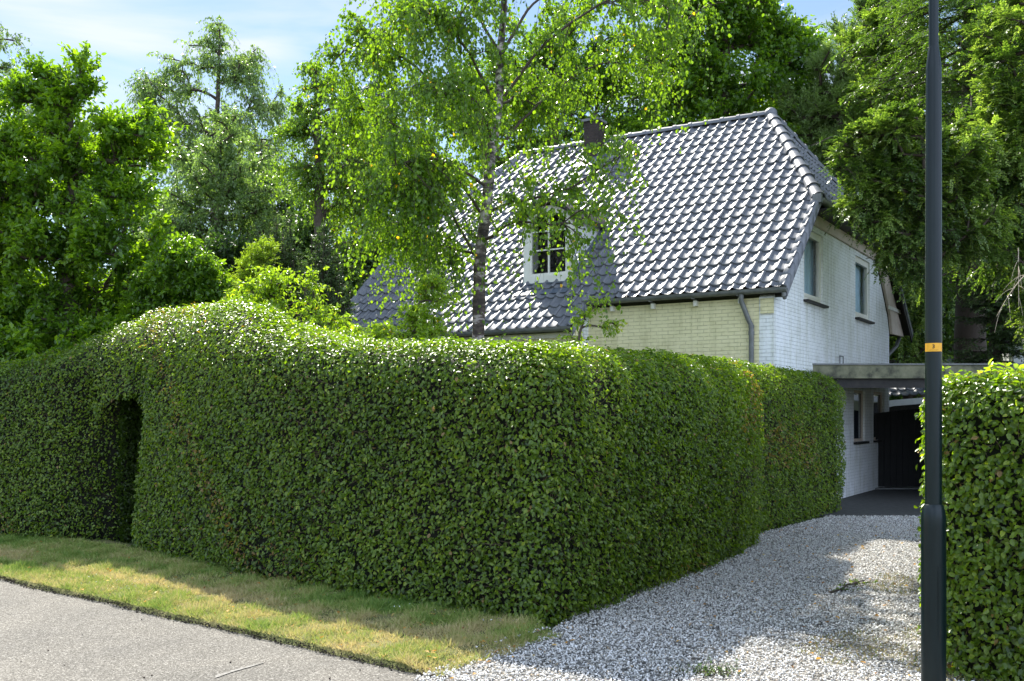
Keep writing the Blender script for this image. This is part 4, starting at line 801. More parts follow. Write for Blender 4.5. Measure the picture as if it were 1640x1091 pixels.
# ------------------------------------------------------------------ lamp post
def lamp():
    l = thing('street_lamp', 'dark green steel lamp post with a small orange number plate', 'street lamp', (2.363, 5.60, 0))
    m = MB(); m.lathe([(.066, -.1), (.066, 1.03), (.0655, 1.085), (.062, 1.115), (.052, 1.152), (.047, 1.158)], 36); m.build('base_sleeve', M['post'], l, smooth=True)
    fa = math.atan2(-5.6, -2.36); m = MB(); rings = []
    for zz in (.42, .82): rings.append([m.bm.verts.new((.0675 * math.cos(fa + a), .0675 * math.sin(fa + a), zz)) for a in np.linspace(rad(20), rad(75), 9)])
    for q in range(8): m.bm.faces.new([rings[0][q], rings[0][q + 1], rings[1][q + 1], rings[1][q]])
    dr = m.build('access_door', M['post'], l); md = dr.modifiers.new('s', 'SOLIDIFY'); md.thickness = .003; md.offset = 0
    m = MB(); m.lathe([(.045, 1.14), (.0445, 2.2), (.041, 3.585), (.040, 3.62), (.030, 3.70), (.0265, 3.72)], 36); m.build('shaft', M['post'], l, smooth=True)
    m = MB(); m.lathe([(.026, 3.70), (.024, 5.9)], 28); m.build('upper_shaft', M['post'], l, smooth=True)
    m = MB(); m.tube([(0, 0, 5.88), (-.08, -.08, 6.0), (-.35, -.4, 6.08)], .022); m.build('arm', M['post'], l, smooth=True)
    m = MB(); bmesh.ops.create_uvsphere(m.bm, u_segments=20, v_segments=10, radius=1, matrix=Matrix.Translation((-.52, -.6, 6.06)) @ Matrix.Rotation(rad(49), 4, 'Z') @ Matrix.Diagonal((.36, .15, .09, 1))); hd = m.build('lamp_head', M['post'], l, smooth=True)
    m = MB(); bmesh.ops.create_uvsphere(m.bm, u_segments=20, v_segments=10, radius=1, matrix=Matrix.Translation((-.52, -.6, 6.03)) @ Matrix.Rotation(rad(49), 4, 'Z') @ Matrix.Diagonal((.28, .12, .09, 1))); m.build('lamp_cover', M['lampglass'], hd, smooth=True)
    # the plate is bent round the shaft, facing the road
    fa = math.atan2(-5.6, -2.36); m = MB(); zc = 2.035; hh = .0235; a0 = rad(63); vs = []
    for a in np.linspace(-a0, a0, 13): vs.append([m.bm.verts.new((.0475 * math.cos(fa + a), .0475 * math.sin(fa + a), zc + s * hh)) for s in (-1, 1)])
    for p, q in zip(vs, vs[1:]): m.bm.faces.new([p[0], q[0], q[1], p[1]])
    pl_ = m.build('number_plate', M['orange'], l); md = pl_.modifiers.new('s', 'SOLIDIFY'); md.thickness = .0015; md.offset = 0
    cu = bpy.data.curves.new('digit', 'FONT'); cu.body = '3'; cu.size = .030; cu.align_x = 'CENTER'; cu.align_y = 'CENTER'; cu.extrude = .0008; cu.offset = .0004
    t = bpy.data.objects.new('digit', cu); COL.objects.link(t); bpy.context.view_layer.update(); me = bpy.data.meshes.new_from_object(t.evaluated_get(bpy.context.evaluated_depsgraph_get())); bpy.data.objects.remove(t)
    d = link('digit', me, M['ink'], pl_); me.materials.clear(); me.materials.append(M['ink'])
    d.rotation_euler = (rad(90), 0, fa + rad(90)); d.location = (.0495 * math.cos(fa), .0495 * math.sin(fa), zc + .003)
    m = MB()
    for i in range(9): a = fa + rad(-26 + i * 6.5); b = a + rad(4.5); m.prism([(.0486 * math.cos(a), .0486 * math.sin(a), zc - .0165), (.0486 * math.cos(b), .0486 * math.sin(b), zc - .0165), (.0486 * math.cos(b), .0486 * math.sin(b), zc - .0150), (.0486 * math.cos(a), .0486 * math.sin(a), zc - .0150)], (.0006 * math.cos(fa), .0006 * math.sin(fa), 0))
    m.build('small_print', M['ink'], pl_)
lamp()

# ------------------------------------------------------------------ trees and shrubs
def blob(px, py, Z, rx, ry, rz=None):
    c = at(px, py, Z); return (c, np.array([rx / FPX * Z, (rz if rz else (rx + ry) / 2) / FPX * Z, ry / FPX * Z]))
def crown_targets(blobs, n, r, out=2.2):
    vol = np.array([np.prod(b[1]) ** .75 for b in blobs]); idx = r.choice(len(blobs), n, p=vol / vol.sum())
    d = unit(r.normal(0, 1, (n, 3))); q = r.random(n) ** (1 / out); C = np.array([b[0] for b in blobs])[idx]; Rr = np.array([b[1] for b in blobs])[idx]
    return C + d * q[:, None] * Rr
def skeleton(trunk, targets, r, sub=4, lift=.12, wob=.05):
    """attach every target to the nearest part of the growing skeleton; returns nodes, parents, target node ids"""
    nodes = []; par = []
    t = np.array(trunk, float); prev = -1
    for a, b in zip(t[:-1], t[1:]):
        for k in range(4): nodes.append(a + (b - a) * k / 4); par.append(prev); prev = len(nodes) - 1
    nodes.append(t[-1]); par.append(prev); ntr = len(nodes)
    base_path = list(np.linalg.norm(np.array(nodes) - nodes[0], axis=1) * .35); cost0 = base_path; first = max(2, int(ntr * .3))
    N_ = np.zeros((ntr + len(targets) * sub, 3)); N_[:ntr] = nodes; Cst = np.full(len(N_), 1e9); Cst[first:ntr] = np.array(base_path)[first:]; cnt = ntr
    ax = t[len(t) // 2]; order = np.argsort(np.linalg.norm((targets - ax) * [1, 1, .6], axis=1)); tid = np.zeros(len(targets), int)
    for i in order:
        T = targets[i]; d = np.linalg.norm(N_[:cnt] - T, axis=1); over = np.clip(N_[:cnt, 2] - T[2], 0, None)
        j = int(np.argmin(d + Cst[:cnt] * .28 + over * .9)); p0 = N_[j]; L_ = d[j]; p = j
        mid = (p0 + T) / 2 + np.array([0, 0, lift * L_]) + r.normal(0, wob * L_, 3)
        for k in range(1, sub + 1):
            u = k / sub; q = p0 * (1 - u) ** 2 + mid * 2 * u * (1 - u) + T * u * u; N_[cnt] = q; par.append(p); Cst[cnt] = Cst[p] + L_ / sub; p = cnt; cnt += 1
        tid[i] = p
    return N_[:cnt], np.array(par), tid, ntr
def wood(nodes, par, tid, ntr, r_base, r_tip, power=.46):
    w_ = np.zeros(len(nodes)); w_[tid] = 1
    for i in range(len(nodes) - 1, 0, -1):
        if par[i] >= 0: w_[par[i]] += w_[i]
    R = r_tip + (r_base - r_tip) * (w_ / w_.max()) ** power
    return R
def twigs(starts, dirs, ln, grav, k=5):
    t = np.linspace(0, 1, k)[None, :, None]; P = starts[:, None] + dirs[:, None] * ln[:, None, None] * t; P[:, :, 2] -= (grav * ln)[:, None] * (t[0, :, 0][None] ** 2); return P
def alongtwig(P, u):
    """P (n,k,3), u (n,m) -> points, tangents"""
    k = P.shape[1]; f = np.clip(u, 0, .999) * (k - 1); i = f.astype(int); a = (f - i)[..., None]; n = np.arange(len(P))[:, None]
    p0 = P[n, i]; p1 = P[n, i + 1]; return p0 * (1 - a) + p1 * a, unit(p1 - p0)
def make_tree(name, label, cat, trunk, blobs, nt_, ntw, twl, grav, nl, leafL, leafW, lmat, seed, r_base, r_tip=.012, bark='bark', group=None, out=2.2, updir=.25, lift=.12, spread=.25, fine=True, upn=.6, needle=False, trunk_r=None, tintc=.5, extra=None, twr=.004, clump=.10, droopleaf=.5, flat=False):
    r = np.random.default_rng(seed); base = np.array(trunk[0], float); root = thing(name, label, cat, tuple(base), 0, group)
    T = crown_targets(blobs, nt_, r, out); nodes, par, tid, ntr = skeleton(trunk, T, r, lift=lift)
    R = wood(nodes, par, tid, ntr, r_base, r_tip)
    tr = nodes[:ntr]; trr = np.maximum(R[:ntr], 0) if trunk_r is None else np.interp(np.linspace(0, 1, ntr), np.linspace(0, 1, len(trunk_r)), trunk_r)
    tk = tr.copy(); tk[1:-1] += r.normal(0, trr.max() * .10, (ntr - 2, 3)); V, F = tubes(tk[None] - base, np.array(trr)[None], 12); link('trunk', npmesh('trunk', V, F, smooth=True), M[bark], root)
    i = np.arange(ntr, len(nodes)); seg = np.stack([nodes[par[i]], nodes[i]], 1) - base; Rr = np.stack([np.minimum(R[par[i]], R[i] * 1.35), R[i]], 1)
    V, F = tubes(seg, Rr, 6); 
    # twigs start anywhere on the outer half of each target's last limb
    n = nt_ * ntw; ti = np.repeat(np.arange(nt_), ntw); cen = np.mean([b[0] for b in blobs], 0)
    j = tid[ti]; u = r.random(n); hop = r.integers(0, 3, n)
    for h_ in range(2): j = np.where(hop > h_, np.where(par[j] >= ntr, par[j], j), j)
    S = nodes[j] + r.normal(0, .03, (n, 3)); od = unit(nodes[tid[ti]] - cen)
    Dr = unit(od * .55 + r.normal(0, .55, (n, 3)) + np.array([0, 0, updir])); ln = twl * r.uniform(.45, 1.25, n)
    P = twigs(S, Dr, ln, np.full(n, grav) * r.uniform(.6, 1.4, n)); V2, F2 = tubes(P - base, np.tile(np.linspace(twr, twr * .35, P.shape[1]), (n, 1)), 3)
    V, F = merge([(V, F), (V2, F2)]); link('branches', npmesh('branches', V, F), M['twig' if bark != 'pinebark' else 'bark'], root)
    U = np.sort(r.uniform(.12, 1.0, (n, nl)), 1); X, Tn = alongtwig(P, U); X = X.reshape(-1, 3); Tn = Tn.reshape(-1, 3); m = len(X)
    tt = np.repeat(r.normal(0, 1, nt_), ntw * nl) * clump; tint = np.clip(tintc + tt + r.normal(0, .17, m), 0, .97); tint[r.random(m) < .006] = 1
    if flat:
        S2 = unit(np.cross(Tn, [0, 0, 1.]) + r.normal(0, .12, (m, 3))); sg = np.where(np.arange(m) % 2 == 0, 1., -1.)[:, None]; D = unit(Tn * .75 + S2 * sg * .8 + r.normal(0, .12, (m, 3))); Nn = np.cross(S2, Tn); Nn *= np.sign(Nn[:, 2:3] + 1e-6); Nn = Nn + r.normal(0, .14, (m, 3))
        V, F = diageo(X, D, Nn, leafL * r.uniform(.7, 1.15, m) * (1.15 - .5 * U.ravel()), leafW, .1); link('foliage', npmesh('foliage', V - base, F, {'tint': np.repeat(tint, 2)}), M[lmat], root)
    elif needle: D = unit(Tn * .8 + r.normal(0, .55, (m, 3))); Nn = r.normal(0, 1, (m, 3)) + [0, 0, .8]; V, F = diageo(X, D, Nn, leafL * r.uniform(.6, 1.2, m), leafW, .1); link('foliage', npmesh('foliage', V - base, F, {'tint': np.repeat(tint, 2)}), M[lmat], root)
    else:
        D = unit(Tn * .35 + r.normal(0, .6, (m, 3)) - np.array([0, 0, droopleaf])); Nn = unit(r.normal(0, .55, (m, 3)) + np.array([0, 0, upn])); s = leafL * r.uniform(.55, 1.2, m); X = X + r.normal(0, spread * leafL, (m, 3))
        if fine: V, F = leafgeo(X, D, Nn, s, s * leafW, .14, .12)
        else: V, F = diageo(X, D, Nn, s, s * leafW, .12)
        link('foliage', npmesh('foliage', V - base, F, {'tint': np.repeat(tint, 2)}), M[lmat], root)
    return root, nodes, par
def ground_pt(px, Z): return np.array([(px - 820) / FPX * Z, Z, 0.])

# --- the weeping birch in front of the house
def front_birch():
    Z = 14.4; tk = [ground_pt(760, Z), at(762, 700, Z), at(764, 560, Z), at(768, 430, Z), at(776, 350, Z), at(786, 260, Z), at(797, 170, Z), at(803, 90, Z), at(806, 0, Z), at(810, -100, Z), at(814, -200, Z), at(816, -280, Z)]
    tr = [.13, .100, .090, .088, .082, .075, .066, .056, .044, .030, .02, .01]
    B = []
    r = np.random.default_rng(77)
    # main limbs (pixel path), each clothed with hanging sprays
    limbs = [
        [(776, 345), (815, 322), (862, 316), (905, 300), (955, 272), (1000, 235), (1030, 215)],
        [(786, 260), (830, 200), (880, 150), (940, 110), (1010, 90), (1080, 100)],
        [(797, 170), (850, 90), (920, 30), (985, -10), (1040, 0), (1085, 20), (1110, 50)],
        [(803, 90), (860, 0), (940, -50), (1020, -60), (1080, -40)],
        [(768, 420), (735, 370), (705, 320), (670, 295), (630, 290), (600, 300)],
        [(776, 350), (730, 280), (670, 230), (605, 190), (570, 172), (545, 185)],
        [(786, 260), (735, 170), (660, 100), (600, 75), (555, 80), (530, 105)],
        [(797, 170), (740, 60), (670, 10), (620, 20)],
        [(803, 90), (740, -30), (690, -60), (650, -50)],
        [(803, 60), (810, -40), (850, -110), (900, -120)], [(806, -20), (780, -100), (740, -140)],
        [(772, 390), (820, 350), (870, 350), (905, 345), (930, 360)],
        [(770, 410), (730, 400), (700, 390), (670, 378), (650, 380)],
        [(790, 230), (770, 160), (720, 120), (690, 130)], [(797, 170), (840, 140), (870, 160)],
        [(782, 300), (720, 260), (680, 250), (645, 258), (615, 268)],
        [(806, 0), (900, -50), (990, -50), (1060, -10), (1100, 15)],
    ]
    dz = [-.5, .7, -.2, .9, -.3, .8, .1, -.9, .6, -1.1, 1.1, -.9, .5, -1.2, 1.3, -1.0, .3]
    root = thing('birch_tree', 'weeping birch in the front garden with white upper trunk and bright green hanging sprays', 'tree', tuple(tk[0]))
    base = tk[0]; t = np.array(tk); cum = np.linspace(0, 1, len(t)); tt = np.linspace(0, 1, 70); tp = np.stack([np.interp(tt, cum, t[:, i]) for i in range(3)], 1)
    tp = np.stack([np.convolve(np.pad(tp[:, i], 3, 'edge'), np.ones(7) / 7, 'valid') for i in range(3)], 1); tp[0, 2] = -.05
    tr_ = np.interp(tt, cum, tr) * (1 + .05 * np.sin(tt * 90) + r.normal(0, .02, 70)); tp[:, 0] += .012 * np.sin(tt * 37)
    V, F = tubes(tp[None] - base, tr_[None], 16); link('trunk', npmesh('trunk', V, F, smooth=True), M['birchbark'], root)
    starts = []; sdir = []; wseg = []
    for L_, d in zip(limbs, dz):
        k = len(L_); P = np.array([at(x, y, Z + d * (i / (k - 1)) ** .8 * 1.3) for i, (x, y) in enumerate(L_)]); u = np.linspace(0, 1, 26); P = np.stack([np.interp(u, np.linspace(0, 1, k), P[:, i]) for i in range(3)], 1)
        for _ in range(3): P[1:-1] = (P[:-2] + P[1:-1] * 2 + P[2:]) / 4
        P[1:] += np.cumsum(r.normal(0, .008, (25, 3)), 0); wseg.append((P, np.linspace(.024, .005, 26)))
        lo = P[:, 2].mean() < 4.9 and P[-1, 0] > .3; dens = .38 if lo else .45 if (P[:, 2].mean() > 7.5 and P[-1, 0] > -.2) else .75 if P[-1, 0] > 1.2 else (1.25 if P[:, 2].mean() > 6.0 and P[-1, 0] > -1.6 else 1.0)
        for _ in range(int(15 * dens)):
            a = r.uniform(.22, 1); i = int(a * 25); p = P[i]; dr = unit(P[min(i + 1, 25)] - P[i - 1] + r.normal(0, .75, 3) + [0, 0, .15]); l = r.uniform(.3, .78) if P[-1, 0] < -.9 else r.uniform(.35, 1.0); q = np.linspace(0, 1, 8)[:, None]
            Q = p + dr * l * q + np.array([0, 0, -.28 * l]) * q ** 2; wseg.append((Q, np.linspace(.011, .003, 8)))
            for b in r.uniform(.15, 1, 9): f = b * 7; j = min(int(f), 6); starts.append(Q[j] + (Q[j + 1] - Q[j]) * (f - j)); sdir.append(dr)
        for a in r.uniform(.3, 1, int(26 * dens)): i = int(a * 25); starts.append(P[i]); sdir.append(unit(r.normal(0, 1, 3)))
    starts = np.array(starts); sdir = np.array(sdir); n = len(starts)
    ln = r.uniform(.22, .85, n) * np.where(r.random(n) < .25, 1.35, 1)
    P = twigs(starts, unit(sdir * .5 + r.normal(0, .55, (n, 3)) + [0, 0, .1]), ln, np.full(n, .95), 6)
    # hang: bend the outer part downwards
    parts = [tubes(Q[None] - base, R[None], 6) for Q, R in wseg]; parts.append(tubes(P - base, np.tile(np.linspace(.0032, .0012, 6), (n, 1)), 3)); V, F = merge(parts); link('branches', npmesh('branches', V, F), M['twig'], root)
    nl = 26; U = np.sort(r.uniform(.1, 1, (n, nl)), 1); X, Tn = alongtwig(P, U); keep = r.random((n, nl)) < .92; X = X[keep]; Tn = Tn[keep]; m = len(X)
    D = unit(Tn * .2 + r.normal(0, .45, (m, 3)) - [0, 0, .85]); Nn = unit(r.normal(0, 1, (m, 3)) * [1, 1, .5] + [0, 0, .25]); X = X + r.normal(0, .022, (m, 3))
    s = .055 * r.uniform(.6, 1.25, m); V, F = leafgeo(X, D, Nn, s, s * .74, .12, .1); tint = np.clip(.5 + r.normal(0, .16, m) + .15 * noise2(X[:, 0], X[:, 2], 3, 2.2, 3), 0, .95); tint[r.random(m) < .003] = 1
    link('foliage', npmesh('foliage', V - base, F, {'tint': np.repeat(tint, 2)}), M['birch'], root); print('birch leaves', m)
front_birch()

# --- big bright tree at the left
make_tree('broadleaf_tree', 'spreading bright green large leaved tree at the left behind the hedge', 'tree', [ground_pt(95, 17), at(100, 520, 17), at(110, 460, 17), at(122, 380, 17), at(120, 280, 17), at(112, 190, 17)],
    [blob(115, 130, 17, 60, 40), blob(70, 160, 17, 60, 45), blob(205, 225, 16.6, 65, 42), blob(40, 210, 17, 70, 60), blob(120, 280, 17.5, 130, 90), blob(30, 350, 16.5, 90, 80), blob(190, 360, 16.4, 75, 80), blob(60, 460, 17, 100, 70), blob(190, 460, 17, 80, 60), blob(-90, 300, 17, 110, 160), blob(-40, 500, 16.5, 100, 60), blob(110, 540, 16.2, 100, 40), blob(20, 560, 16.2, 80, 35), blob(200, 530, 16.5, 60, 35)],
    350, 17, .44, .12, 16, .105, .50, 'lime', 101, .17, .008, out=3.2, updir=.35, twr=.004, upn=.8, tintc=.68, clump=.17, droopleaf=.1)
make_tree('shrub', 'bright green bush above the hump of the hedge, right of the big left tree', 'shrub', [ground_pt(300, 16), at(300, 520, 16), at(302, 470, 16), at(300, 430, 16)],
    [blob(300, 430, 16, 45, 45), blob(262, 470, 16, 40, 45), blob(325, 470, 16, 30, 35), blob(290, 505, 16, 50, 30)], 95, 14, .3, .1, 14, .085, .5, 'lime', 102, .05, .006, upn=.9, tintc=.55)
# --- tall airy birches at the back left
make_tree('birch_tree', 'tall airy blue green birch standing against the sky left of centre', 'tree', [ground_pt(330, 36), at(335, 560, 36), at(340, 400, 36), at(345, 250, 36), at(350, 130, 36), at(352, 50, 36)],
    [blob(352, 60, 36, 22, 40), blob(315, 110, 36, 45, 40), blob(385, 110, 36, 45, 40), blob(260, 130, 36, 30, 50), blob(290, 190, 36, 60, 60), blob(400, 180, 36, 55, 60), blob(440, 160, 36, 16, 40), blob(345, 240, 36, 95, 60), blob(250, 210, 36, 25, 50)],
    170, 11, 1.0, .95, 19, .12, .5, 'grey', 103, .13, .010, out=2.4, updir=.1, fine=False, upn=.2, tintc=.6, twr=.006, droopleaf=.9)
make_tree('birch_tree', 'lighter grey green young birch in front of the tall airy birch', 'tree', [ground_pt(350, 27), at(350, 560, 27), at(352, 400, 27), at(356, 300, 27), at(352, 220, 27)],
    [blob(355, 225, 27, 45, 45), blob(320, 300, 27, 60, 60), blob(400, 300, 27, 55, 60), blob(300, 380, 27, 70, 60), blob(385, 380, 27, 75, 60), blob(345, 450, 27, 100, 50)],
    240, 13, .6, .6, 17, .095, .55, 'grey', 104, .14, .008, out=2.4, updir=.2, fine=False, upn=.3, tintc=.62, twr=.005)
make_tree('birch_tree', 'drooping birch top at the far left edge above the bright tree', 'tree', [ground_pt(-70, 30), at(-65, 400, 30), at(-60, 200, 30), at(-50, 20, 30)],
    [blob(-20, 60, 30, 38, 60), blob(-70, 40, 30, 60, 80), blob(-15, 140, 30, 35, 50), blob(45, 190, 30, 70, 60), blob(-60, 200, 30, 60, 100)], 150, 12, .8, .9, 17, .10, .5, 'grey', 105, .15, .01, fine=False, upn=.2, tintc=.45, droopleaf=.9)
# --- trees behind the front birch
make_tree('birch_tree', 'slim birch with drooping tips left of the front birch crown', 'tree', [ground_pt(520, 24), at(515, 560, 24), at(512, 350, 24), at(508, 200, 24), at(505, 120, 24)],
    [blob(505, 130, 24, 28, 40), blob(480, 210, 24, 30, 45), blob(540, 200, 24, 60, 70), blob(500, 275, 24, 50, 40), blob(590, 300, 24, 60, 60)],
    150, 12, .6, .6, 17, .08, .55, 'birch', 106, .13, .008, fine=False, upn=.3, tintc=.45, droopleaf=.8)
make_tree('broadleaf_tree', 'dark mid green tree filling the gap left of the house roof', 'tree', [ground_pt(610, 30), at(610, 560, 30), at(612, 400, 30), at(615, 260, 30)],
    [blob(620, 250, 30, 90, 90), blob(560, 330, 30, 90, 80), blob(680, 330, 30, 90, 90), blob(600, 430, 30, 130, 70)], 220, 13, .7, .3, 15, .12, .55, 'dark', 107, .2, .01, fine=False, tintc=.55)
make_tree('broadleaf_tree', 'green tree directly behind the ridge beside the chimney', 'tree', [ground_pt(880, 33), at(880, 500, 33), at(885, 300, 33), at(890, 150, 33)],
    [blob(880, 100, 33, 110, 90), blob(780, 170, 33, 100, 90), blob(980, 150, 33, 100, 90), blob(870, 230, 33, 150, 60)], 260, 13, .8, .3, 16, .14, .55, 'lime', 108, .22, .01, fine=False, tintc=.5)
make_tree('oak_tree', 'dark leaved oak rising behind the right half of the ridge', 'tree', [ground_pt(1150, 31), at(1150, 500, 31), at(1155, 300, 31), at(1160, 150, 31), at(1165, 20, 31)],
    [blob(1170, 20, 31, 80, 60), blob(1100, 80, 31, 80, 60), blob(1220, 60, 31, 50, 60), blob(1190, 140, 31, 100, 50), blob(1275, 110, 31, 45, 55), blob(1080, 170, 31, 80, 50), blob(1180, 230, 31, 130, 60), blob(1060, -40, 31, 90, 60), blob(1300, 200, 31, 60, 50)],
    380, 15, .8, .2, 17, .15, .6, 'lime', 109, .25, .012, fine=False, updir=.3, tintc=.6, clump=.17)
# --- pine behind the gable
make_tree('pine_tree', 'grey green pine with soft needle tufts behind the hipped gable', 'tree', [ground_pt(1345, 30), at(1345, 500, 30), at(1345, 300, 30), at(1348, 150, 30), at(1350, 90, 30)],
    [blob(1350, 110, 30, 60, 40), blob(1300, 160, 30, 55, 35), blob(1390, 160, 30, 60, 50), blob(1345, 190, 30, 80, 40), blob(1300, 240, 30, 45, 30), blob(1370, 250, 30, 70, 50)],
    210, 26, .42, .0, 22, .12, .022, 'pine', 110, .2, .014, updir=.7, needle=True, tintc=.9, clump=.16, lift=.0, out=3)

def conifer(name, label, px, Z, top_py, bot_py, halfw_px, lmat, seed, nb=130, droop=.35, bl=.42, nn=22, nL=.055, nW=.012, r_base=.2, power=.8, tintc=.5, irregular=.25, side=26, leanpx=0, group=None, updir=.0, skirt=True, gold=0, cut_=None, bare=0):
    r = np.random.default_rng(seed); base = ground_pt(px, Z); top = at(px + leanpx, top_py, Z); root = thing(name, label, 'tree', tuple(base), 0, group)
    H = top[2]; z0 = max(.1, at(px, bot_py, Z)[2]); Wm = halfw_px / FPX * Z
    tt = np.linspace(0, 1, 24); tp = base + (top - base) * tt[:, None]; tp[1:-1, :2] += r.normal(0, .02, (22, 2)); V, F = tubes(tp[None] - base, (r_base * (1 - tt) ** .8 + .012)[None], 12); link('trunk', npmesh('trunk', V, F, smooth=True), M['twig'], root)
    u = (np.arange(nb) + r.random(nb)) / nb; z = z0 + (H - z0) * u ** .92; length = Wm * (1 - ((z - z0) / (H - z0))) ** power * (1 + r.normal(0, irregular, nb)) + .12
    az = r.uniform(0, 2 * np.pi, nb); az = np.where(r.random(nb) < .3, r.uniform(np.pi * 1.05, np.pi * 1.95, nb), az)
    dirs = np.stack([np.cos(az), np.sin(az), r.normal(.12 + updir, .1, nb)], 1); S = base + (top - base) * (z / H)[:, None]
    P = twigs(S, unit(dirs), length, np.full(nb, droop) * r.uniform(.5, 1.4, nb), 9); P[:, -2:, 2] += (length * .05)[:, None]
    bv, bf = tubes(P - base, (np.linspace(1, .15, 9)[None] * (.010 + length * .011)[:, None]), 5)
    ns = side; U = np.tile(np.linspace(.16, 1.0, ns), (nb, 1)) + r.normal(0, .02, (nb, ns)); X, T = alongtwig(P, U); sgn = np.where(np.arange(ns)[None] % 2 == 0, 1, -1) * np.ones((nb, 1)); Sd = unit(np.cross(T, [0, 0, 1.])); D2 = unit(T * .75 + Sd * sgn[..., None] * .85 + r.normal(0, .18, X.shape) + [0, 0, -.12 + updir])
    l2 = bl * (1.15 - U * .65) * r.uniform(.6, 1.25, (nb, ns)); D2[:, -1] = T[:, -1]; X = X.reshape(-1, 3); D2 = D2.reshape(-1, 3); l2 = l2.ravel(); Q = twigs(X, D2, l2, np.full(len(X), .28) * r.uniform(.3, 1.5, len(X)), 4)
    if bare: kb = r.random(len(Q)) > bare
    else: kb = np.ones(len(Q), bool)
    tv, tf = tubes(Q - base, np.tile([.005, .004, .003, .0015], (len(Q), 1)), 3); V, F = merge([(bv, bf), (tv, tf)]); link('branches', npmesh('branches', V, F), M['twig'], root)
    Q = Q[kb]; U2 = np.tile(np.linspace(.05, 1, nn), (len(Q), 1)) + r.normal(0, .02, (len(Q), nn)); X, T = alongtwig(Q, U2); sg = np.where(np.arange(nn) % 2 == 0, 1., -1.)[None, :, None]; S2 = unit(np.cross(T, unit(r.normal(0, .35, (len(Q), 1, 3)) + [0, 0, 1.])))
    D3 = unit(T * .65 + S2 * sg + r.normal(0, .22, X.shape)); X = X.reshape(-1, 3); D3 = D3.reshape(-1, 3); m = len(X); tint = np.clip(tintc + np.repeat(r.normal(0, .14, len(Q)), nn) + r.normal(0, .10, m) + .18 * (U2.ravel() - .5), 0, 1)
    V, F = diageo(X, D3, unit(r.normal(0, .4, (m, 3)) + [0, 0, 1.]), nL * r.uniform(.7, 1.2, m), nW, .15); link('foliage', npmesh('foliage', V - base, F, {'tint': np.repeat(tint, 2)}), M[lmat], root); print(name, m)
    return root
conifer('spruce_tree', 'dark blue green spruce spire poking out behind the front birch crown', 608, 42, 45, 560, 95, 'yew', 201, nb=110, nn=12, nL=.16, nW=.04, bl=.7, side=16, tintc=.7)
CN = dict(needle=True, flat=True, updir=.15, grav=.35, lift=-.03, upn=.8, out=2.8)
def cblobs(Z, L_): return [blob(x, y, Z, a, b) for x, y, a, b in L_]
make_tree('hemlock_tree', 'soft bright green conifer overhanging the gable wall, behind the lamp post', 'tree', [ground_pt(1499, 17.0), at(1499, 600, 17), at(1497, 480, 17), at(1490, 360, 17), at(1480, 250, 17), at(1470, 190, 17)],
    cblobs(17.3, [(1425, 215, 60, 34), (1378, 262, 42, 34), (1440, 290, 60, 55), (1390, 330, 48, 42), (1445, 370, 50, 45), (1425, 395, 28, 25), (1462, 420, 30, 32), (1520, 260, 60, 70), (1540, 360, 60, 60), (1350, 235, 22, 18)]),
    300, 22, nl=30, twl=.34, leafL=.066, leafW=.022, lmat='fir', seed=203, r_base=.10, r_tip=.006, tintc=.55, clump=.2, **CN)
conifer('spruce_tree', 'huge dark spruce with a thick trunk right of the lamp post', 1556, 24, -300, 470, 205, 'fir', 204, nb=250, nn=18, nL=.105, nW=.032, bl=.62, side=28, r_base=.42, power=.42, droop=.34, tintc=.40, irregular=.25, bare=.06)
make_tree('fir_tree', 'tall bushy fir between the pine and the lamp post', 'tree', [ground_pt(1455, 28), at(1455, 500, 28), at(1455, 300, 28), at(1452, 120, 28), at(1450, 0, 28)],
    cblobs(28, [(1440, 30, 60, 50), (1400, 70, 50, 40), (1460, 110, 70, 60), (1420, 170, 60, 50), (1470, 230, 80, 60), (1440, 320, 70, 60), (1460, 420, 80, 70), (1440, 500, 60, 40), (1450, 560, 60, 30)]), 260, 20, nl=24, twl=.6, leafL=.13, leafW=.042, lmat='fir', seed=202, r_base=.13, r_tip=.01, tintc=.65, clump=.17, **CN)
make_tree('pine_tree', 'tall pine with open crown against the sky, upper right', 'tree', [ground_pt(1395, 38), at(1395, 500, 38), at(1398, 250, 38), at(1405, 60, 38), at(1410, -20, 38)],
    cblobs(38, [(1410, 20, 40, 30), (1370, 60, 45, 25), (1430, 70, 60, 35), (1385, 110, 60, 35), (1440, 140, 60, 40)]), 120, 22, nl=20, twl=.6, leafL=.13, leafW=.04, lmat='pine', seed=205, r_base=.22, r_tip=.012, tintc=.35, clump=.15, **{**CN, 'updir': .6, 'grav': .0, 'flat': False})
EDGE, _, _ = make_tree('spruce_tree', 'dense green conifer at the right edge, hanging in front of the big spruce', 'tree', [ground_pt(1690, 18), at(1690, 560, 18), at(1685, 300, 18), at(1680, 80, 18), at(1675, -60, 18)],
    cblobs(18.5, [(1640, 60, 80, 60), (1600, 130, 60, 45), (1670, 180, 90, 60), (1610, 230, 70, 45), (1640, 300, 80, 50), (1600, 350, 65, 40), (1650, 410, 80, 50), (1700, -40, 90, 70), (1720, 480, 90, 60)]), 330, 22, nl=26, twl=.44, leafL=.092, leafW=.028, lmat='fir', seed=206, r_base=.2, r_tip=.008, tintc=.66, clump=.22, **CN)
conifer('spruce_tree', 'low dark blue spruce with short stiff tiers under the big spruce', 1592, 21.5, 430, 590, 80, 'yew', 207, nb=80, nn=16, nL=.07, nW=.026, bl=.35, side=18, tintc=.8, droop=.1)
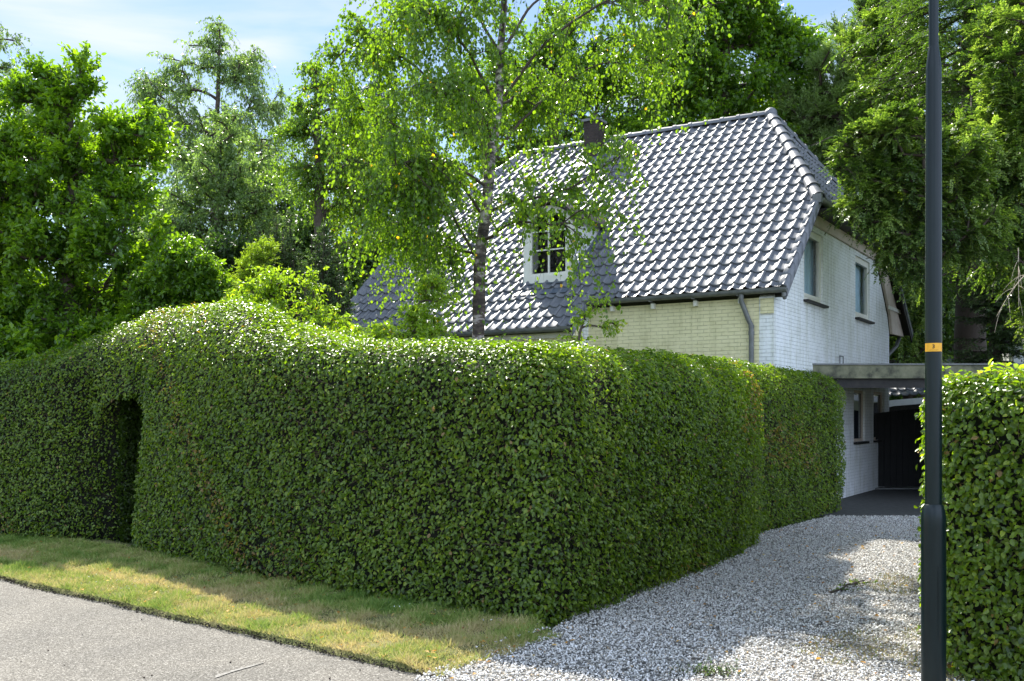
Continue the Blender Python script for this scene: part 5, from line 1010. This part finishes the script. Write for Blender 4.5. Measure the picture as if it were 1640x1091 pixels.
def deadtwigs(parent, seed, px, py, Z, n):
    r = np.random.default_rng(seed); b0 = np.array(parent.location)
    for k in range(n):
        s = at(px + r.uniform(-5, 50), py + r.uniform(-40, 30), Z + r.uniform(-.3, .3)); d = unit(np.array([r.uniform(-1, .3), r.uniform(-.5, .2), r.uniform(-.6, .1)])); Q = twigs(s[None], d[None], np.array([r.uniform(.5, 1.1)]), np.array([.55]), 8)[0]
        parts = [tubes(Q[None] - b0, np.linspace(.011, .003, 8)[None], 5)]
        for j in (2, 3, 4, 5, 6): q = twigs(Q[j][None], unit(d + r.normal(0, .6, 3))[None], np.array([r.uniform(.12, .4)]), np.array([.6]), 8)[0]; parts.append(tubes(q[None] - b0, np.linspace(.005, .002, 8)[None], 4))
        V, F = merge(parts); link('bare_branch', npmesh('bare_branch', V, F), M['pale'], parent)
deadtwigs(EDGE, 71, 1622, 400, 17.2, 3)
# --- dark columnar yews, golden conifer
def yew(px, Z, py0, py1, hw, lmat, label, seed, name='yew_tree', nsh=130, tintc=.95, flare=.15):
    r = np.random.default_rng(seed); base = ground_pt(px, Z); root = thing(name, label, 'tree', tuple(base)); W = hw / FPX * Z; H = at(px, py0, Z)[2]
    V, F = tubes(np.array([[(0, 0, -.02), (0, 0, H * .35), (0, 0, H * .7)]]), np.array([[.09, .06, .02]]), 8); link('trunk', npmesh('trunk', V, F, smooth=True), M['bark'], root)
    a = r.uniform(0, 6.28, nsh); q = np.sqrt(r.random(nsh)) * W; x = np.stack([q * np.cos(a), q * np.sin(a)], 1); hh = H * (1 - .22 * (q / W) ** 2) * r.uniform(.72, 1.03, nsh)
    P = np.zeros((nsh, 7, 3)); t = np.linspace(0, 1, 7)[None]; P[:, :, :2] = x[:, None] * (.35 + .65 * t[..., None] ** .5) + r.normal(0, .02, (nsh, 7, 2)); P[:, :, 2] = .1 + (hh - .1)[:, None] * t
    bv = tubes(P, np.tile(np.linspace(.02, .004, 7), (nsh, 1)), 4); ns = 46; U = r.uniform(.03, 1, (nsh, ns)); X, T = alongtwig(P, U); D = unit(r.normal(0, 1, X.shape) * [1, 1, .35] + [0, 0, .75]); l = .17 * (1.15 - U * .55) * r.uniform(.6, 1.3, U.shape); X = X.reshape(-1, 3); D = D.reshape(-1, 3); Q = twigs(X, D, l.ravel(), np.full(len(X), .1), 3)
    V, F = merge([bv, tubes(Q, np.tile([.004, .003, .002], (len(Q), 1)), 3)]); link('branches', npmesh('branches', V, F), M['twig'], root)
    nn = 12; U2 = np.tile(np.linspace(0, 1, nn), (len(Q), 1)); X, T = alongtwig(Q, U2); D3 = unit(T + r.normal(0, .6, X.shape)).reshape(-1, 3); X = X.reshape(-1, 3); m = len(X); tint = np.clip(tintc + np.repeat(r.normal(0, .18, len(Q)), nn) + r.normal(0, .08, m), 0, 1)
    V, F = diageo(X, D3, r.normal(0, 1, (m, 3)), 0.065 * r.uniform(.7, 1.3, m), .026, .1); link('foliage', npmesh('foliage', V, F, {'tint': np.repeat(tint, 2)}), M[lmat], root)
yew(452, 18.5, 338, 560, 40, 'yew', 'very dark columnar yew, left one of the pair beside the roof end', 301)
yew(520, 18.0, 350, 560, 44, 'yew', 'very dark columnar yew, right one of the pair touching the roof end', 302)
def gold_conifer():
    make_tree('golden_cypress', 'yellow green feathery cypress sloping up beside the dark yews', 'tree', [ground_pt(400, 17.5), at(400, 520, 17.5), at(408, 450, 17.5), at(420, 392, 17.5)],
        [blob(420, 400, 17.5, 18, 28), blob(400, 440, 17.5, 26, 30), blob(375, 470, 17.5, 34, 28), blob(350, 500, 17.5, 40, 22), blob(405, 490, 17.5, 40, 30)], 130, 12, .26, .25, 26, .05, .014, 'gold', 303, .05, .005, needle=True, updir=.5, tintc=.55)
gold_conifer()
# --- shrubs just behind the hedge
make_tree('shrub', 'dark evergreen bush added to shade the hedge passage from behind', 'shrub', [ground_pt(235, 15.2), at(235, 800, 15.2), at(235, 740, 15.2), at(235, 690, 15.2)],
    [blob(250, 700, 15.2, 90, 60), blob(250, 790, 15.2, 100, 80), blob(180, 740, 15.2, 60, 80)], 150, 14, .25, .1, 14, .07, .5, 'yew', 405, .04, .005, tintc=.5)  # bush added to keep sunlight out of the passage
make_tree('shrub', 'light green shrub with arching tips behind the hump of the hedge', 'shrub', [ground_pt(440, 13.6), at(440, 560, 13.6), at(442, 530, 13.6), at(445, 500, 13.6)],
    [blob(455, 462, 13.6, 55, 18), blob(400, 495, 13.6, 50, 24), blob(500, 500, 13.6, 48, 24), blob(440, 530, 13.6, 110, 30), blob(530, 530, 13.6, 40, 22)], 75, 10, .42, .45, 14, .060, .5, 'shrub', 401, .035, .005, updir=.35, tintc=.5, out=2.4, twr=.003)
make_tree('shrub', 'yellow green shrub before the lower roof, left of the birch trunk', 'shrub', [ground_pt(655, 12.0), at(655, 580, 12), at(656, 550, 12), at(660, 520, 12)],
    [blob(695, 475, 12, 22, 24), blob(665, 515, 12, 34, 24), blob(600, 538, 12, 55, 14), blob(690, 530, 12, 30, 18), blob(560, 550, 12, 70, 16), blob(650, 548, 12, 80, 14)], 85, 10, .2, .2, 13, .048, .55, 'shrub', 402, .03, .004, updir=.3, tintc=.55, twr=.0025)
make_tree('sapling', 'thin pale green sapling in front of the step in the eaves', 'shrub', [ground_pt(925, 12.6), at(925, 560, 12.6), at(928, 535, 12.6), at(935, 515, 12.6)],
    [blob(950, 487, 12.6, 22, 7), blob(970, 522, 12.6, 22, 7), blob(930, 508, 12.6, 22, 14), blob(922, 545, 12.6, 20, 8)], 18, 4, .14, .1, 8, .055, .5, 'shrub', 403, .018, .004, updir=.3, tintc=.55, twr=.0025)
make_tree('shrub', 'dark bush under the lower eaves behind the hedge', 'shrub', [ground_pt(545, 15), at(545, 600, 15), at(545, 570, 15), at(545, 545, 15)],
    [blob(545, 560, 15, 60, 30)], 60, 9, .25, .1, 12, .06, .5, 'dark', 404, .03, .004)
# --- fill behind: individually grown trees and bushes further off
fills = [
 ('broadleaf_tree', 'shaded tree low behind the left edge, between trunk and hedge', 20, 26, [(20, 420, 110, 90), (-60, 330, 120, 120), (60, 520, 130, 50)], 'dark', .3),
 ('broadleaf_tree', 'shaded tree behind the big bright tree, below the airy birch', 210, 30, [(220, 380, 90, 80), (180, 300, 80, 70), (240, 480, 120, 70)], 'dark', .45),
 ('broadleaf_tree', 'dark tree below the young grey birch', 360, 24, [(370, 430, 70, 50), (330, 490, 90, 50), (420, 500, 70, 50)], 'dark', .3),
 ('broadleaf_tree', 'dark green tree beyond the yews', 480, 32, [(470, 400, 80, 80), (520, 440, 90, 80), (430, 330, 60, 60)], 'dark', .5),
 ('broadleaf_tree', 'mid green tree behind the carport roof beyond the gable', 1470, 29, [(1470, 420, 90, 90), (1440, 530, 60, 60), (1500, 520, 60, 60), (1480, 570, 60, 30)], 'dark', .55),
 ('broadleaf_tree', 'sunlit bushy tree at the far right behind the spruce trunk', 1600, 31, [(1600, 480, 90, 80), (1660, 540, 90, 60), (1560, 560, 100, 40)], 'lime', .35),
 ('broadleaf_tree', 'deep green tree closing the view behind the pine', 1330, 44, [(1330, 280, 110, 90), (1400, 220, 110, 120), (1300, 380, 120, 100)], 'dark', .4),
 ('oak_tree', 'tall oak at the upper right behind the conifers', 1560, 44, [(1540, 100, 150, 120), (1620, 200, 130, 130), (1500, 280, 140, 120), (1650, 20, 100, 90), (1560, 380, 150, 90)], 'dark', .5)]
for k, (nm, lb, px, Z, bl, lm, tc_) in enumerate(fills):
    make_tree(nm, lb, 'tree', [ground_pt(px, Z), at(px, 560, Z), at(px + 5, (560 + bl[0][1]) / 2, Z), at(px + 8, bl[0][1], Z)], [blob(x, y, Z, a, b) for x, y, a, b in bl], 170, 12, Z * .028, .25, 13, .0045 * Z, .6, lm, 500 + k, .008 * Z, .01, fine=False, tintc=tc_, clump=.15)
def thicket(name, label, x0, x1, y, h, seed, n, leaf, mat):
    """a far-off continuous understorey closing the bottom of the view"""
    r = np.random.default_rng(seed); x = r.uniform(x0, x1, n); top = h * (.75 + .35 * noise2(x, x * 0, seed, .35, 4)); X = np.stack([x, y + r.normal(0, 1.0, n), top * r.random(n) ** .7], 1)
    V, F = diageo(X, r.normal(0, 1, (n, 3)), r.normal(0, 1, (n, 3)) + [0, 0, .6], leaf * r.uniform(.6, 1.3, n), leaf * .6, .15)
    tagp(link(name, npmesh(name, V, F, {'tint': np.repeat(np.clip(.35 + .3 * noise2(X[:, 0], X[:, 2], seed + 1, .9, 4) + r.normal(0, .12, n), 0, 1), 2)}), M[mat]), label, 'undergrowth', kind='stuff')
thicket('woodland', 'dark woodland understorey far behind the garden trees on the left', -34, 2, 46, 10, 61, 60000, .42, 'dark')
thicket('woodland', 'dark woodland understorey far behind the carport on the right', 6, 42, 47, 13, 62, 60000, .42, 'dark')
thicket('garden_planting', 'low dark planting at the foot of the trees behind the left hedge', -16, -3.5, 20, 2.2, 63, 30000, .12, 'dark')
# fallen branch and a heather tuft on the drive, dry stalks by the hedge
def smallstuff():
    r = np.random.default_rng(9); a = ground_pt(1332, 2640 / (955 - 667)); b = thing('fallen_branch', 'dead twig with a few leaves lying on the sunlit gravel', 'branch', tuple(a)); d = unit(np.array([.62, .75, 0])); 
    P = [np.linspace(0, 1, 9)[:, None] * d * .85 + r.normal(0, .02, (9, 3)) * [1, 1, .3] + [0, 0, .04]]
    for k in range(9): i = r.integers(1, 8); P.append(P[0][i] + np.linspace(0, 1, 9)[:, None] * unit(d + r.normal(0, .7, 3) * [1, 1, .25]) * r.uniform(.1, .3))
    V, F = tubes(np.array(P), np.array([np.linspace(.012, .005, 9)] + [np.linspace(.005, .002, 9)] * 9), 5); link('stem', npmesh('stem', V, F), M['bark'], b)
    X = np.concatenate([p[2:] for p in P[1:]]); V, F = leafgeo(X, r.normal(0, 1, X.shape) * [1, 1, .4], r.normal(0, .5, X.shape) + [0, 0, 1], np.full(len(X), .04), .022); link('leaves', npmesh('leaves', V, F, {'tint': np.repeat(r.random(len(X)), 2)}), M['hedge'], b)
    a = ground_pt(1135, 2640 / (1083 - 667)); t = thing('heather_tuft', 'small dark dried heather tuft growing in the gravel', 'plant', tuple(a)); k = 60; S = np.stack([r.normal(0, .09, k), r.normal(0, .05, k), np.zeros(k)], 1); Q = twigs(S, unit(r.normal(0, .5, (k, 3)) + [0, 0, 1.]), r.uniform(.05, .14, k), np.full(k, .2), 4)
    V, F = tubes(Q, np.tile([.004, .003, .002, .001], (k, 1)), 3); link('stems', npmesh('stems', V, F), M['twig'], t); U = r.uniform(.1, 1, (k, 18)); X, T = alongtwig(Q, U); X = X.reshape(-1, 3); V, F = diageo(X, r.normal(0, 1, X.shape), r.normal(0, 1, X.shape), .014, .005, .1); link('foliage', npmesh('foliage', V, F, {'tint': np.repeat(r.random(len(X)), 2)}), M['dark'], t)
    m = leafmat('dry_stalk', [(0, (.35, .33, .10)), (1, (.45, .42, .14))], (1.3, 1.3, 1), .2)
    p0 = at(48, 869, 12.9); p0[1] -= .0; p1 = at(97, 870, 12.4); V, F = tubes(np.array([[p0, (p0 + p1) / 2 + [0, 0, -.03], p1]]), np.array([[.007, .008, .005]]), 5); tagp(link('dry_stalk', npmesh('dry_stalk', V, F, {'tint': np.full(len(F), .5)}), m), 'yellow stalk lying across the foot of the hedge at the far left', 'stalk')
    for (px, py, h_) in ((777, 1040, .11), (820, 1035, .09)):
        a = ground_pt(px, 2640 / (py - 667)); o = link('dry_stalk', npmesh('dry_stalk', *tubes(np.array([[(0, 0, 0), (.004, 0, h_ * .5), (.012, 0, h_)]]), np.array([[.003, .0025, .0035]]), 5), {'tint': np.full(10, .5)}), m); o.location = tuple(a + [0, 0, .04]); tagp(o, 'straw coloured upright stalk in the verge, ' + ('the taller left one' if h_ > .1 else 'the shorter right one'), 'stalk')
smallstuff()
